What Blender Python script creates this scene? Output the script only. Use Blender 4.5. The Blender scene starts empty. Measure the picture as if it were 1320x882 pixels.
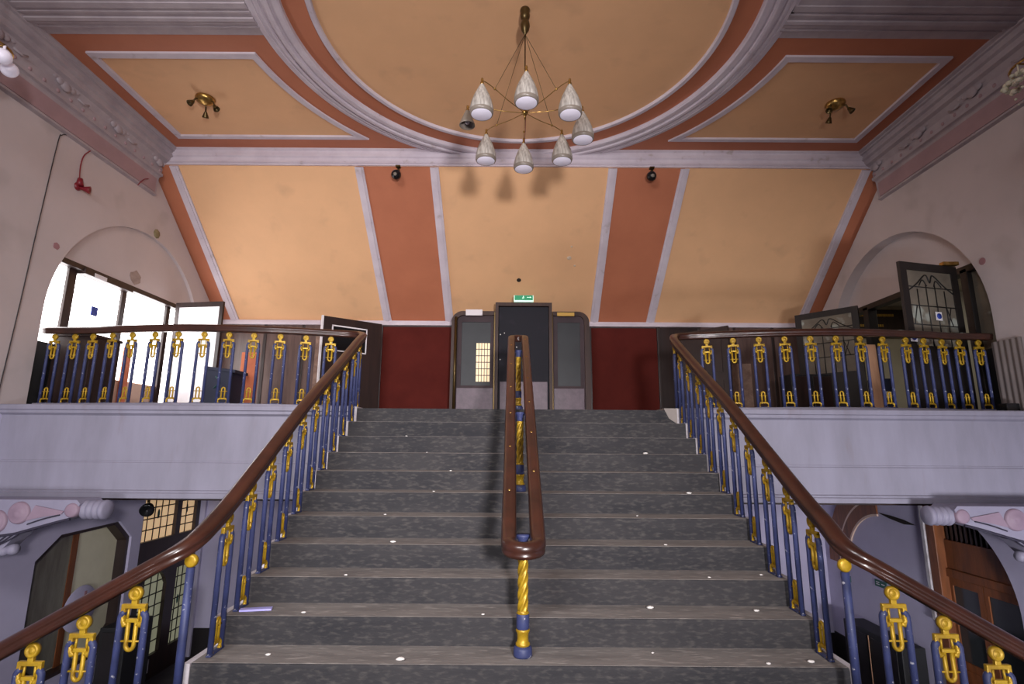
import bpy, math, random
from mathutils import Vector, Matrix
from mathutils.geometry import tessellate_polygon
random.seed(7)
PI = math.pi
scene = bpy.context.scene
COL = scene.collection

# ------------------------------------------------------------------ materials
def lin(c):
    o = []
    for v in c:
        v /= 255.0
        o.append(v / 12.92 if v <= 0.04045 else ((v + 0.055) / 1.055) ** 2.4)
    return (o[0], o[1], o[2], 1.0)

def mat(name, c, rough=0.6, metal=0.0, c2=None, scale=3.0, detail=6.0, lo=0.35, hi=0.7, bump=0.0, bscale=40.0,
        stretch=None, spec=0.5, c3=None, s3=30.0, lo3=0.68, hi3=0.74, emit=None, estr=0.0, coat=0.0, trans=0.0):
    m = bpy.data.materials.new(name); m.use_nodes = True
    nt = m.node_tree; N = nt.nodes; L = nt.links
    b = N['Principled BSDF']
    b.inputs['Base Color'].default_value = lin(c)
    b.inputs['Roughness'].default_value = rough
    b.inputs['Metallic'].default_value = metal
    b.inputs['Specular IOR Level'].default_value = spec
    b.inputs['Coat Weight'].default_value = coat
    b.inputs['Transmission Weight'].default_value = trans
    tc = N.new('ShaderNodeTexCoord'); mp = N.new('ShaderNodeMapping')
    L.new(tc.outputs['Object'], mp.inputs['Vector'])
    if stretch: mp.inputs['Scale'].default_value = stretch
    if c2 is not None:
        n = N.new('ShaderNodeTexNoise'); n.inputs['Scale'].default_value = scale; n.inputs['Detail'].default_value = detail
        n.inputs['Roughness'].default_value = 0.62
        L.new(mp.outputs['Vector'], n.inputs['Vector'])
        mr = N.new('ShaderNodeMapRange'); mr.inputs['From Min'].default_value = lo; mr.inputs['From Max'].default_value = hi
        L.new(n.outputs['Fac'], mr.inputs['Value'])
        mx = N.new('ShaderNodeMix'); mx.data_type = 'RGBA'
        mx.inputs[6].default_value = lin(c); mx.inputs[7].default_value = lin(c2)
        L.new(mr.outputs['Result'], mx.inputs[0])
        out = mx.outputs[2]
        if c3 is not None:
            n3 = N.new('ShaderNodeTexNoise'); n3.inputs['Scale'].default_value = s3; n3.inputs['Detail'].default_value = 3
            L.new(mp.outputs['Vector'], n3.inputs['Vector'])
            m3 = N.new('ShaderNodeMapRange'); m3.inputs['From Min'].default_value = lo3; m3.inputs['From Max'].default_value = hi3
            L.new(n3.outputs['Fac'], m3.inputs['Value'])
            x3 = N.new('ShaderNodeMix'); x3.data_type = 'RGBA'
            L.new(out, x3.inputs[6]); x3.inputs[7].default_value = lin(c3); L.new(m3.outputs['Result'], x3.inputs[0])
            out = x3.outputs[2]
        L.new(out, b.inputs['Base Color'])
    if bump:
        nb = N.new('ShaderNodeTexNoise'); nb.inputs['Scale'].default_value = bscale; nb.inputs['Detail'].default_value = 5
        L.new(mp.outputs['Vector'], nb.inputs['Vector'])
        bp = N.new('ShaderNodeBump'); bp.inputs['Strength'].default_value = bump; bp.inputs['Distance'].default_value = 0.02
        L.new(nb.outputs['Fac'], bp.inputs['Height']); L.new(bp.outputs['Normal'], b.inputs['Normal'])
    if emit is not None:
        b.inputs['Emission Color'].default_value = lin(emit); b.inputs['Emission Strength'].default_value = estr
    return m

M = {}
M['peach'] = mat('peach_paint', (232, 182, 136), 0.7, c2=(224, 176, 132), scale=1.3, bump=0.05, bscale=25, c3=(212, 166, 126), s3=2.2, lo3=0.6, hi3=0.85)
M['terra'] = mat('terracotta_paint', (188, 116, 84), 0.65, c2=(178, 108, 78), scale=1.5, bump=0.04)
M['plaster'] = mat('white_plaster_moulding', (212, 202, 210), 0.6, c2=(196, 184, 194), scale=2.5, bump=0.05, c3=(170, 155, 150), s3=5, lo3=0.66, hi3=0.8)
M['cornice'] = mat('mauve_grey_cornice_paint', (180, 168, 172), 0.7, c2=(160, 148, 154), scale=3.0, bump=0.1, bscale=18)
M['pinkband'] = mat('dusty_pink_paint', (172, 142, 146), 0.7, c2=(160, 132, 136), scale=3.0)
M['wall'] = mat('pale_mauve_wall_paint', (202, 190, 190), 0.8, c2=(192, 181, 181), scale=0.9, bump=0.06, bscale=15, c3=(168, 158, 156), s3=1.1, lo3=0.58, hi3=0.8)
M['palegrey'] = mat('mottled_pale_grey', (150, 140, 134), 0.6, c2=(126, 118, 114), scale=3)
M['blackwood'] = mat('near_black_door_wood', (36, 31, 30), 0.45, c2=(28, 24, 24), scale=3, stretch=(5, 5, .6))
M['lilac'] = mat('lilac_wall_paint', (192, 186, 212), 0.7, c2=(180, 174, 200), scale=1.2, bump=0.05, bscale=15)
M['fascia'] = mat('lilac_fascia_paint', (140, 137, 153), 0.6, c2=(126, 123, 136), scale=2.2, stretch=(1.6, 1, 0.35), bump=0.03, c3=(122, 112, 118), s3=3.2, lo3=0.62, hi3=0.86)
M['maroon'] = mat('maroon_painted_board', (90, 36, 31), 0.9, c2=(80, 31, 27), spec=0.1, scale=2.0, bump=0.03)
M['darkwood'] = mat('dark_brown_varnished_wood', (50, 34, 31), 0.4, c2=(34, 24, 23), scale=2.2, stretch=(6, 6, 0.6), spec=0.5)
M['greywood'] = mat('scuffed_brown_panelling', (104, 84, 78), 0.3, c2=(70, 52, 50), scale=1.8, stretch=(5, 5, 0.5), lo=0.4, hi=0.65, spec=0.6)
M['railwood'] = mat('polished_mahogany_handrail', (66, 36, 27), 0.3, c2=(44, 25, 20), scale=5, stretch=(1, 1, 1), coat=0.2)
M['doorwood'] = mat('reddish_oak_door', (134, 78, 42), 0.45, c2=(96, 54, 30), scale=3, stretch=(5, 5, 0.6))
M['plank'] = mat('bare_timber', (196, 150, 118), 0.7, c2=(176, 132, 104), scale=3, stretch=(6, 6, 0.6))
M['step'] = mat('worn_charcoal_stone', (56, 54, 56), 0.9, c2=(38, 38, 43), scale=2.6, stretch=(0.6, 1, 1.8), bump=0.2, bscale=30, c3=(98, 93, 89), s3=26, lo3=0.5, hi3=1.05, detail=12)
M['tread'] = mat('dusty_brown_grey_tread', (130, 124, 120), 0.9, c2=(102, 97, 95), scale=4.0, stretch=(0.5, 2, 2), bump=0.15, bscale=25, c3=(164, 157, 151), s3=18, lo3=0.55, hi3=0.8, detail=10)
M['stringer'] = mat('white_stringer_paint', (206, 202, 208), 0.6, c2=(160, 150, 152), scale=5)
M['blue'] = mat('chipped_blue_iron_paint', (54, 62, 106), 0.55, c2=(40, 46, 80), scale=8, c3=(160, 160, 170), s3=38, lo3=0.66, hi3=0.72)
M['gold'] = mat('gold_painted_iron', (186, 150, 34), 0.42, metal=0.3, c2=(140, 106, 22), scale=14, lo=0.4, hi=0.7)
M['brass'] = mat('aged_brass', (196, 160, 92), 0.3, metal=0.9, c2=(140, 108, 58), scale=20)
M['bronze'] = mat('dark_bronze', (88, 72, 44), 0.35, metal=0.8)
M['black'] = mat('black_plastic', (20, 20, 22), 0.25)
M['blackmatte'] = mat('black_painted_surface', (30, 30, 33), 0.55, c2=(24, 24, 26), scale=3)
M['cable'] = mat('dark_cable', (48, 42, 44), 0.6)
M['red'] = mat('red_sounder_plastic', (128, 28, 40), 0.4)
M['glassdark'] = mat('dim_glass', (52, 56, 58), 0.12, spec=0.6, c2=(40, 42, 46), scale=1.5)
M['shade'] = mat('ribbed_frosted_glass', (196, 190, 182), 0.4, c2=(118, 112, 106), scale=1.0, stretch=(40, 40, 0.6), trans=0.0)
M['shadeband'] = mat('smoked_glass_band', (128, 118, 108), 0.35)
M['disc'] = mat('white_opal_glass', (238, 232, 245), 0.35, emit=(235, 230, 255), estr=0.12)
M['daylight'] = mat('bright_frosted_pane', (250, 250, 250), 0.4, emit=(255, 250, 250), estr=5.6)
M['whitepanel'] = mat('white_painted_panel', (244, 242, 244), 0.45, c2=(232, 230, 234), scale=2)
M['slate'] = mat('dark_slate_door_panel', (40, 40, 47), 0.75, c2=(40, 40, 46), scale=2.5, spec=0.2, c3=(54, 50, 60), s3=3, lo3=0.6, hi3=0.8)
M['lobbywood'] = mat('brown_lobby_casing', (70, 48, 42), 0.5, c2=(48, 34, 31), scale=2.5, stretch=(5, 5, .6), spec=0.3)
M['lobbyleaf'] = mat('dull_mauve_brown_door', (72, 58, 62), 0.6, c2=(58, 48, 52), scale=3, spec=0.2)
M['mauvekick'] = mat('scuffed_mauve_kick_plate', (100, 80, 94), 0.45, c2=(78, 62, 74), scale=6, bump=0.05)
M['slateglass'] = mat('dusty_grey_glass', (50, 52, 56), 0.45, c2=(40, 42, 46), spec=0.3, scale=2)
M['creamreflection'] = mat('cream_leaded_reflection', (232, 206, 160), 0.3, emit=(236, 205, 150), estr=0.55)
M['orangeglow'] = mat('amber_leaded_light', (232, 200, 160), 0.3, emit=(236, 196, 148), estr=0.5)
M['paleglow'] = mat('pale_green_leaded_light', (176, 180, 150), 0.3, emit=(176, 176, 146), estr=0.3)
M['lead'] = mat('lead_came', (26, 24, 24), 0.5)
M['leadglass'] = mat('obscured_leaded_glass', (128, 120, 106), 0.3, c2=(100, 92, 82), scale=2.5, c3=(160, 164, 154), s3=3, lo3=0.6, hi3=0.66)
M['green'] = mat('exit_sign_green', (20, 120, 84), 0.4, emit=(30, 170, 110), estr=0.35)
M['greenwhite'] = mat('exit_sign_white', (230, 255, 240), 0.4, emit=(190, 255, 225), estr=0.45)
M['dullgreen'] = mat('unlit_green_sign', (14, 84, 72), 0.45)
M['paper'] = mat('white_paper', (226, 222, 226), 0.7)
M['ink'] = mat('dark_print', (52, 48, 60), 0.7)
M['goldleaf'] = mat('gold_lettering', (190, 150, 60), 0.5)
M['stickerblue'] = mat('sticker_blue', (40, 66, 160), 0.5)
M['bluebox'] = mat('navy_fabric', (34, 40, 62), 0.7)
M['orange'] = mat('orange_brick_paint', (206, 118, 78), 0.7, c2=(190, 104, 70), scale=4)
M['salmon'] = mat('salmon_render', (214, 186, 168), 0.7)
M['beige'] = mat('beige_backing_wall', (178, 168, 146), 0.7, c2=(166, 156, 134), scale=1.5)
M['carpet'] = mat('dark_floor_covering', (52, 46, 48), 0.85, c2=(42, 38, 40), scale=5)
M['dado'] = mat('black_brown_dado', (30, 25, 27), 0.5)
M['mortar'] = mat('exposed_brick_and_mortar', (148, 122, 108), 0.8, c2=(110, 84, 74), scale=9, bump=0.3)
M['sheet'] = mat('ribbed_grey_plastic', (140, 130, 128), 0.45, c2=(126, 116, 114), scale=2)
M['litterblue'] = mat('lilac_paper_slip', (176, 172, 236), 0.5)
M['chip'] = mat('white_plaster_chip', (226, 222, 218), 0.8)
M['crystal'] = mat('cream_glass_petal', (226, 214, 190), 0.2, c2=(190, 196, 176), scale=20)
M['stain'] = mat('ochre_wall_stain', (150, 140, 104), 0.7, c2=(120, 110, 84), scale=20)
M['patch'] = mat('bare_plaster_patch', (168, 150, 142), 0.8, c2=(146, 128, 122), scale=14, bump=0.2)
M['smudge'] = mat('dull_pink_smudge', (160, 118, 124), 0.75)
M['flake'] = mat('paint_flake_scar', (206, 184, 160), 0.8)
M['hole'] = mat('dark_hole', (34, 24, 20), 0.9)
M['corbelpink'] = mat('pale_pink_corbel_paint', (142, 121, 136), 0.6, c2=(132, 112, 127), scale=4)
M['corbel'] = mat('lilac_corbel_paint', (138, 134, 152), 0.6, c2=(127, 123, 141), scale=4)
M['linepaint'] = mat('grey_outline_paint', (44, 40, 56), 0.7)

# ------------------------------------------------------------------ mesh builder
class MB:
    def __init__(s): s.v = []; s.f = []; s.m = []; s.s = []
    def add(s, vs, fs, mi=0, smooth=False):
        o = len(s.v); s.v += [tuple(v) for v in vs]
        for f in fs: s.f.append(tuple(i + o for i in f)); s.m.append(mi); s.s.append(smooth)
        return s
    def box(s, x0, x1, y0, y1, z0, z1, mi=0, b=0.0):
        if b <= 0:
            vs = [(x, y, z) for x in (x0, x1) for y in (y0, y1) for z in (z0, z1)]
            fs = [(0, 1, 3, 2), (4, 6, 7, 5), (0, 4, 5, 1), (2, 3, 7, 6), (0, 2, 6, 4), (1, 5, 7, 3)]
            return s.add(vs, fs, mi)
        # chamfered box
        b = min(b, (x1 - x0) / 2.01, (y1 - y0) / 2.01, (z1 - z0) / 2.01)
        import bmesh
        bm = bmesh.new(); bmesh.ops.create_cube(bm, size=1)
        for v in bm.verts:
            v.co = Vector(((x0 + x1) / 2 + v.co.x * (x1 - x0), (y0 + y1) / 2 + v.co.y * (y1 - y0), (z0 + z1) / 2 + v.co.z * (z1 - z0)))
        bmesh.ops.bevel(bm, geom=bm.edges[:], offset=b, segments=2, affect='EDGES', profile=0.6)
        bm.verts.ensure_lookup_table()
        for i, v in enumerate(bm.verts): v.index = i
        s.add([v.co[:] for v in bm.verts], [tuple(v.index for v in f.verts) for f in bm.faces], mi)
        bm.free(); return s
    def obox(s, origin, ax, ay, az, mi=0):
        """box from a corner and three edge vectors"""
        o = Vector(origin); a, b, c = Vector(ax), Vector(ay), Vector(az)
        vs = [o + a * i + b * j + c * k for i in (0, 1) for j in (0, 1) for k in (0, 1)]
        fs = [(0, 1, 3, 2), (4, 6, 7, 5), (0, 4, 5, 1), (2, 3, 7, 6), (0, 2, 6, 4), (1, 5, 7, 3)]
        return s.add(vs, fs, mi)
    def tube(s, pts, r, n=8, mi=0, closed=False, cap=True, smooth=True):
        pts = [Vector(p) for p in pts]; k = len(pts)
        rs = r if isinstance(r, (list, tuple)) else [r] * k
        vs = []; up = None
        for i, p in enumerate(pts):
            if closed: t = pts[(i + 1) % k] - pts[i - 1]
            else: t = pts[min(i + 1, k - 1)] - pts[max(i - 1, 0)]
            t = t.normalized()
            if up is None:
                a = Vector((0, 0, 1)) if abs(t.z) < 0.9 else Vector((1, 0, 0))
                up = (a - t * a.dot(t)).normalized()
            else: up = (up - t * up.dot(t)).normalized()
            sd = t.cross(up)
            for j in range(n):
                q = 2 * PI * j / n
                vs.append(p + (up * math.cos(q) + sd * math.sin(q)) * rs[i])
        fs = []
        for i in range(k if closed else k - 1):
            i2 = (i + 1) % k
            for j in range(n):
                j2 = (j + 1) % n
                fs.append((i * n + j, i * n + j2, i2 * n + j2, i2 * n + j))
        s.add(vs, fs, mi, smooth)
        if cap and not closed:
            s.add(vs[:n], [tuple(range(n))[::-1]], mi); s.add(vs[-n:], [tuple(range(n))], mi)
        return s
    def lathe(s, prof, c=(0, 0, 0), n=24, mi=0, smooth=True, axis=(0, 0, 1), a0=0.0, a1=2 * PI):
        """prof: (radius, height) pairs turned round axis through c"""
        ax = Vector(axis).normalized(); t = Vector((1, 0, 0)) if abs(ax.x) < 0.9 else Vector((0, 1, 0))
        u = (t - ax * t.dot(ax)).normalized(); w = ax.cross(u); c = Vector(c)
        full = abs(a1 - a0 - 2 * PI) < 1e-6; nn = n if full else n + 1
        vs = []
        for r, h in prof:
            for j in range(nn):
                q = a0 + (a1 - a0) * j / n
                vs.append(c + ax * h + (u * math.cos(q) + w * math.sin(q)) * r)
        fs = []
        for i in range(len(prof) - 1):
            for j in range(n):
                j2 = (j + 1) % nn if full else j + 1
                fs.append((i * nn + j, i * nn + j2, (i + 1) * nn + j2, (i + 1) * nn + j))
        return s.add(vs, fs, mi, smooth)
    def sphere(s, c, r, n=12, mi=0, sq=(1, 1, 1)):
        o = len(s.v)
        s.lathe([(max(1e-4, r * math.sin(PI * i / n)), -r * math.cos(PI * i / n)) for i in range(n + 1)], (0, 0, 0), n * 2, mi)
        for i in range(o, len(s.v)):
            v = s.v[i]; s.v[i] = (c[0] + v[0] * sq[0], c[1] + v[1] * sq[1], c[2] + v[2] * sq[2])
        return s
    def plate(s, loops, fn, d, mi=0, side_mi=None, holes_only=False):
        """flat plate: loops (first outer, rest holes) of 2D points, fn maps (a,b)->3D, extruded by vector d"""
        L3 = [[Vector(fn(*p)) for p in lp] for lp in loops]
        flat = [p for lp in L3 for p in lp]
        tri = tessellate_polygon(L3); d = Vector(d); n = len(flat)
        sm = mi if side_mi is None else side_mi
        s.add(flat, tri, mi); s.add([p + d for p in flat], [t[::-1] for t in tri], mi)
        for lp in L3:
            k = len(lp); vs = lp + [p + d for p in lp]
            s.add(vs, [(i, (i + 1) % k, k + (i + 1) % k, k + i) for i in range(k)], sm)
        return s
    def sweep(s, prof, path, mi=0, smooth=True, closed=False, cap=True):
        """prof: (side, up) polygon swept along a 3D path, kept upright"""
        P = [Vector(p) for p in path]; k = len(P); n = len(prof); vs = []
        for i, p in enumerate(P):
            if closed: t = P[(i + 1) % k] - P[i - 1]
            else: t = P[min(i + 1, k - 1)] - P[max(i - 1, 0)]
            t.normalize()
            sd = t.cross(Vector((0, 0, 1))).normalized(); up = sd.cross(t).normalized()
            for a, b in prof: vs.append(p + sd * a + up * b)
        fs = []
        for i in range(k if closed else k - 1):
            i2 = (i + 1) % k
            for j in range(n): fs.append((i * n + j, i * n + (j + 1) % n, i2 * n + (j + 1) % n, i2 * n + j))
        s.add(vs, fs, mi, smooth)
        if cap and not closed:
            s.add(vs[:n], [tuple(range(n))[::-1]], mi); s.add(vs[-n:], [tuple(range(n))], mi)
        return s
    def xform(s, mtx):
        s.v = [tuple(mtx @ Vector(v)) for v in s.v]; return s
    def mesh(s, name, mats):
        me = bpy.data.meshes.new(name)
        me.from_pydata(s.v, [], s.f); me.update()
        for m in (mats if isinstance(mats, (list, tuple)) else [mats]): me.materials.append(m)
        me.polygons.foreach_set('material_index', s.m); me.polygons.foreach_set('use_smooth', s.s)
        import bmesh
        bm = bmesh.new(); bm.from_mesh(me); bmesh.ops.remove_doubles(bm, verts=bm.verts[:], dist=1e-5)
        bmesh.ops.recalc_face_normals(bm, faces=bm.faces[:]); bm.to_mesh(me); bm.free()
        return me
    def build(s, name, mats, parent=None):
        return link(name, s.mesh(name, mats), parent)

def link(name, me, parent=None):
    o = bpy.data.objects.new(name, me); COL.objects.link(o)
    if parent is not None: o.parent = parent
    return o
def tag(o, label, cat, group=None, kind=None):
    o['label'] = label; o['category'] = cat
    if group: o['group'] = group
    if kind: o['kind'] = kind
    return o
def empty(name, loc=(0, 0, 0), rz=0.0, parent=None):
    o = bpy.data.objects.new(name, None); COL.objects.link(o)
    o.location = loc; o.rotation_euler = (0, 0, rz); o.empty_display_size = 0.1
    if parent is not None: o.parent = parent
    return o
def struct(o, label=None, cat=None):
    o['kind'] = 'structure'
    if label: o['label'] = label; o['category'] = cat
    return o
def local(root, mb):
    """world-coordinate builder -> coordinates local to a root Empty (no parent scaling)"""
    return mb.xform(Matrix.LocRotScale(root.location, root.rotation_euler, None).inverted())
def part(root, name, mb, mats, parent=None):
    return local(root, mb).build(name, mats, parent or root)
def catmull(pts, n=6):
    P = [Vector(p) for p in pts]; out = []
    for i in range(len(P) - 1):
        a, b, c, d = P[max(i - 1, 0)], P[i], P[i + 1], P[min(i + 2, len(P) - 1)]
        for k in range(n):
            t = k / n
            out.append(0.5 * ((2 * b) + (c - a) * t + (2 * a - 5 * b + 4 * c - d) * t * t + (3 * b - a - 3 * c + d) * t ** 3))
    out.append(P[-1]); return out
def arc(c, r, a0, a1, n):
    return [(c[0] + r * math.cos(a0 + (a1 - a0) * i / n), c[1] + r * math.sin(a0 + (a1 - a0) * i / n)) for i in range(n + 1)]

# ------------------------------------------------------------------ main dimensions
XW = 6.28          # side walls
ZF = -0.65         # foyer floor
ZL = 3.84          # landing
ZC = 8.5           # ceiling
YB = 11.05         # back wall of the landing
W2 = 1.963; Y0 = 3.4876; TD = 0.31; Z0 = 2.1108; RI = 0.1728   # main flight
YL = Y0 + 10 * TD  # landing edge
AY, AZ, AR = 8.6, 5.15, 1.75   # side arches on the landing

# ------------------------------------------------------------------ shell
MB().box(-7.1, 7.1, -3, 11.6, ZF - 0.15, ZF).build('floor', M['carpet'])['kind'] = 'structure'
# side walls
arch = [(AY - AR, ZL), (AY - AR, AZ)] + arc((AY, AZ), AR, PI, 0, 40)[1:] + [(AY + AR, ZL)]
def upper_wall(name, sx):
    of = 0.135 if sx < 0 else 0.25      # the plaster stops short of the slope
    outer = [(-3, ZL - 0.02), (AY - AR, ZL - 0.02)] + arch + [(AY + AR, ZL - 0.02), (11.3, ZL - 0.02), (11.3, 5.985), (YB - of, 5.985), (8.5 - of, 8.14), (8.5 - of, 8.7), (-3, 8.7)]
    mb = MB().plate([outer], lambda a, b: (sx * XW, a, b), (sx * 0.32, 0, 0))
    return struct(mb.build(name, M['wall']))
upper_wall('wall_left', -1); upper_wall('wall_right', 1)
octo = [(7.39, 1.87), (7.75, 2.15), (8.87, 2.18), (9.19, 1.90), (9.19, 0.55), (8.87, 0.25), (7.75, 0.25), (7.39, 0.55)]
lo_out = lambda: [(-3, ZF), (9.42, ZF), (9.42, 2.56), (11.28, 2.56), (11.28, ZF), (11.6, ZF), (11.6, ZL - 0.02), (-3, ZL - 0.02)]
struct(MB().plate([lo_out(), octo], lambda a, b: (-XW, a, b), (-0.32, 0, 0)).build('wall_left_lower', M['lilac']))
qa = arc((8.5, 1.293), 1.357, PI, PI / 2, 20)
ro = [(-3, ZF), (7.143, ZF)] + qa + [(8.5, ZF), (11.6, ZF), (11.6, ZL - 0.02), (-3, ZL - 0.02)]
struct(MB().plate([ro], lambda a, b: (XW, a, b), (0.32, 0, 0)).build('wall_right_lower', M['lilac']))
# back walls
struct(MB().box(-6.6, 6.6, 11.35, 11.6, ZF, ZL - 0.15).build('wall_back_lower', M['lilac']))
wb = struct(MB().box(-6.6, 6.6, YB, YB + 0.2, ZL - 0.15, 6.3).build('wall_back', M['darkwood']))
def wp(name, x0, x1, m, z0=ZL, z1=5.9, y=YB - 0.03, b=0.006):
    o = MB().box(x0, x1, y, YB + 0.01, z0, z1, b=b).build(name, m, wb); return o
wp('maroon_board', -2.80, -1.30, M['maroon'], z1=5.86)
wp('maroon_board', 1.60, 2.98, M['maroon'], z1=5.86)
for x0, x1 in ((-6.25, -5.3), (-5.26, -4.5), (-4.46, -3.75)): wp('scuffed_panel', x0, x1, M['greywood'])
for x0, x1 in ((3.9, 4.6), (4.64, 5.4), (5.44, 6.2)): wp('scuffed_panel', x0, x1, M['greywood'])
mb = MB()
for x in (-5.28, -4.48, -3.73, -2.83, -1.27, 1.57, 3.02, 3.88, 4.62, 5.42): mb.box(x - 0.03, x + 0.03, YB - 0.05, YB, ZL, 5.92, b=0.006)
mb.build('panel_batten', M['darkwood'], wb)
# white rail under the slope, broken by the lobby
t = MB()
for x0, x1 in ((-6.27, -1.15), (1.42, 6.27)): t.box(x0, x1, YB - 0.08, YB + 0.02, 5.885, 5.955, b=0.012).box(x0, x1, YB - 0.05, YB + 0.02, 5.955, 5.99, b=0.008)
struct(t.build('trim_1', M['plaster']))
# ceiling
struct(MB().box(-6.6, 6.6, -3, 8.62, ZC, ZC + 0.15).build('ceiling', M['peach']))
struct(MB().box(-6.6, 6.6, -3.2, -3.0, ZF, 8.7).build('wall_front', M['wall']))
# sloping ceiling behind
SA = Vector((0, 8.5, 8.14)); SB = Vector((0, YB, 5.985)); sl = SB - SA; sn = Vector((0, -sl.z, sl.y)).normalized()
if sn.y > 0: sn = -sn
def S(x, t, h=0.0): return Vector((x, SA.y, SA.z)) + sl * t + sn * h
def slope_strip(mb, xa0, xa1, xb0, xb1, h0, h1, mi=0, t0=0.0, t1=1.0):
    vs = [S(xa0, t0, h0), S(xa1, t0, h0), S(xb1, t1, h0), S(xb0, t1, h0), S(xa0, t0, h1), S(xa1, t0, h1), S(xb1, t1, h1), S(xb0, t1, h1)]
    return mb.add(vs, [(0, 1, 2, 3), (4, 7, 6, 5), (0, 4, 5, 1), (1, 5, 6, 2), (2, 6, 7, 3), (3, 7, 4, 0)], mi)
mb = MB(); slope_strip(mb, -6.6, 6.6, -6.6, 6.6, -0.15, 0.0)
cs = struct(mb.build('ceiling_slope', M['peach']))
cs['label'] = 'peach sloping ceiling panels between white strips above the landing'; cs['category'] = 'ceiling'
for a, b, c, d in ((-6.58, -6.03, -6.58, -6.05), (-2.80, -1.44, -2.70, -1.40), (1.66, 2.91, 1.66, 2.85), (6.05, 6.58, 6.07, 6.58)):
    mb = MB(); slope_strip(mb, a, b, c, d, -0.01, 0.012); mb.build('terracotta_band', M['terra'], cs)
for a, w, c in ((-5.955, .15, -5.955), (-2.74, .15, -2.71), (-1.435, .15, -1.40), (1.66, .15, 1.665), (2.91, .15, 2.85), (6.045, .15, 6.035)):
    mb = MB()
    slope_strip(mb, a - w / 2, a + w / 2, c - w / 2 - .01, c + w / 2 + .01, 0, 0.03)
    slope_strip(mb, a - w / 4, a + w / 4, c - w / 4, c + w / 4, 0.03, 0.045)
    mb.build('white_strip', M['plaster'], cs)
# frieze between flat ceiling and slope
prof = [(8.56, 8.5), (8.50, 8.5), (8.50, 8.475), (8.535, 8.455), (8.535, 8.40), (8.515, 8.385), (8.515, 8.345), (8.545, 8.325), (8.545, 8.27), (8.51, 8.25), (8.50, 8.215), (8.525, 8.2), (8.525, 8.165), (8.48, 8.165), (8.48, 8.155), (8.62, 8.15), (8.7, 8.2), (8.7, 8.5)]
struct(MB().plate([prof], lambda a, b: (-XW, a, b), (2 * XW, 0, 0)).build('trim_2', M['plaster']))

# flat ceiling decoration
H = ZC
CX, CY = 0.02, 5.72
def ring(name, prof, m, n=128):
    return struct(MB().lathe(prof, (CX, CY, H), n, smooth=False).build(name, m))
ring('trim_3', [(2.48, 0.02), (2.48, -0.03), (2.49, -0.045), (2.545, -0.045), (2.555, -0.03), (2.555, 0.02)], M['plaster'])
ring('ceiling_ring_band', [(2.55, 0.005), (2.55, -0.006), (2.86, -0.006), (2.86, 0.005)], M['terra'])
rp = [(2.84, 0.01), (2.84, -0.06), (2.86, -0.075), (2.93, -0.075), (2.935, -0.055), (2.965, -0.055), (2.97, -0.09), (3.0, -0.095), (3.03, -0.09), (3.035, -0.06), (3.06, -0.06), (3.065, -0.035), (3.09, -0.035), (3.095, -0.06), (3.12, -0.065), (3.125, -0.04), (3.16, -0.04), (3.165, -0.055), (3.2, -0.05), (3.205, -0.03), (3.25, -0.03), (3.26, -0.015), (3.27, 0.01)]
ring('trim_4', rp, M['plaster'])
RO = 3.27
def panel(side, ylo, yhi, far):
    """one corner field: terracotta border, white strip, peach middle; curved on the ring side"""
    def outline(xo, y0, y1, r):
        # outer x = xo, between y0 and y1, inner side follows circle radius r
        pts = [(side * xo, y0), (side * xo, y1)]
        a, b = (y1 - CY), (y0 - CY)
        n = 26; c = []
        for i in range(n + 1):
            y = y1 + (y0 - y1) * i / n
            dx = math.sqrt(max(0.0004, r * r - (y - CY) ** 2)); c.append((CX * 1 + side * dx, y))
        return pts + c
    def loop(p): return lambda a, b: (a, b, p)
    o = outline(5.965, ylo, yhi, RO); i1 = outline(5.735, ylo + .31 if far else ylo + .30, yhi - .30 if far else yhi - .31, RO + 0.27)
    i2 = outline(5.645, ylo + .41, yhi - .38, RO + 0.36) if far else outline(5.645, ylo + .38, yhi - .41, RO + 0.36)
    k = 2 if far else 3
    mb = MB().plate([o, i1], loop(H - 0.006), (0, 0, 0.01)); struct(mb.build('ceiling_border', M['terra']))
    mb = MB().plate([i1, i2], loop(H - 0.035), (0, 0, 0.04)); struct(mb.build('trim_5', M['plaster']))
for sd in (-1, 1):
    panel(sd, 5.88, 8.50, True); panel(sd, 2.70, 5.30, False)
# cross band
cp = [(5.29, 8.51), (5.29, 8.48), (5.36, 8.475), (5.365, 8.46), (5.44, 8.455), (5.445, 8.47), (5.48, 8.47), (5.485, 8.455), (5.52, 8.455), (5.525, 8.465), (5.57, 8.465), (5.575, 8.445), (5.62, 8.44), (5.625, 8.46), (5.69, 8.46), (5.695, 8.475), (5.73, 8.475), (5.735, 8.465), (5.76, 8.465), (5.765, 8.478), (5.88, 8.482), (5.89, 8.51)]
for sd in (-1, 1):
    struct(MB().plate([cp], lambda a, b: (sd * 3.22, a, b), (sd * 2.8, 0, 0)).build('trim_6', M['cornice']))
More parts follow.
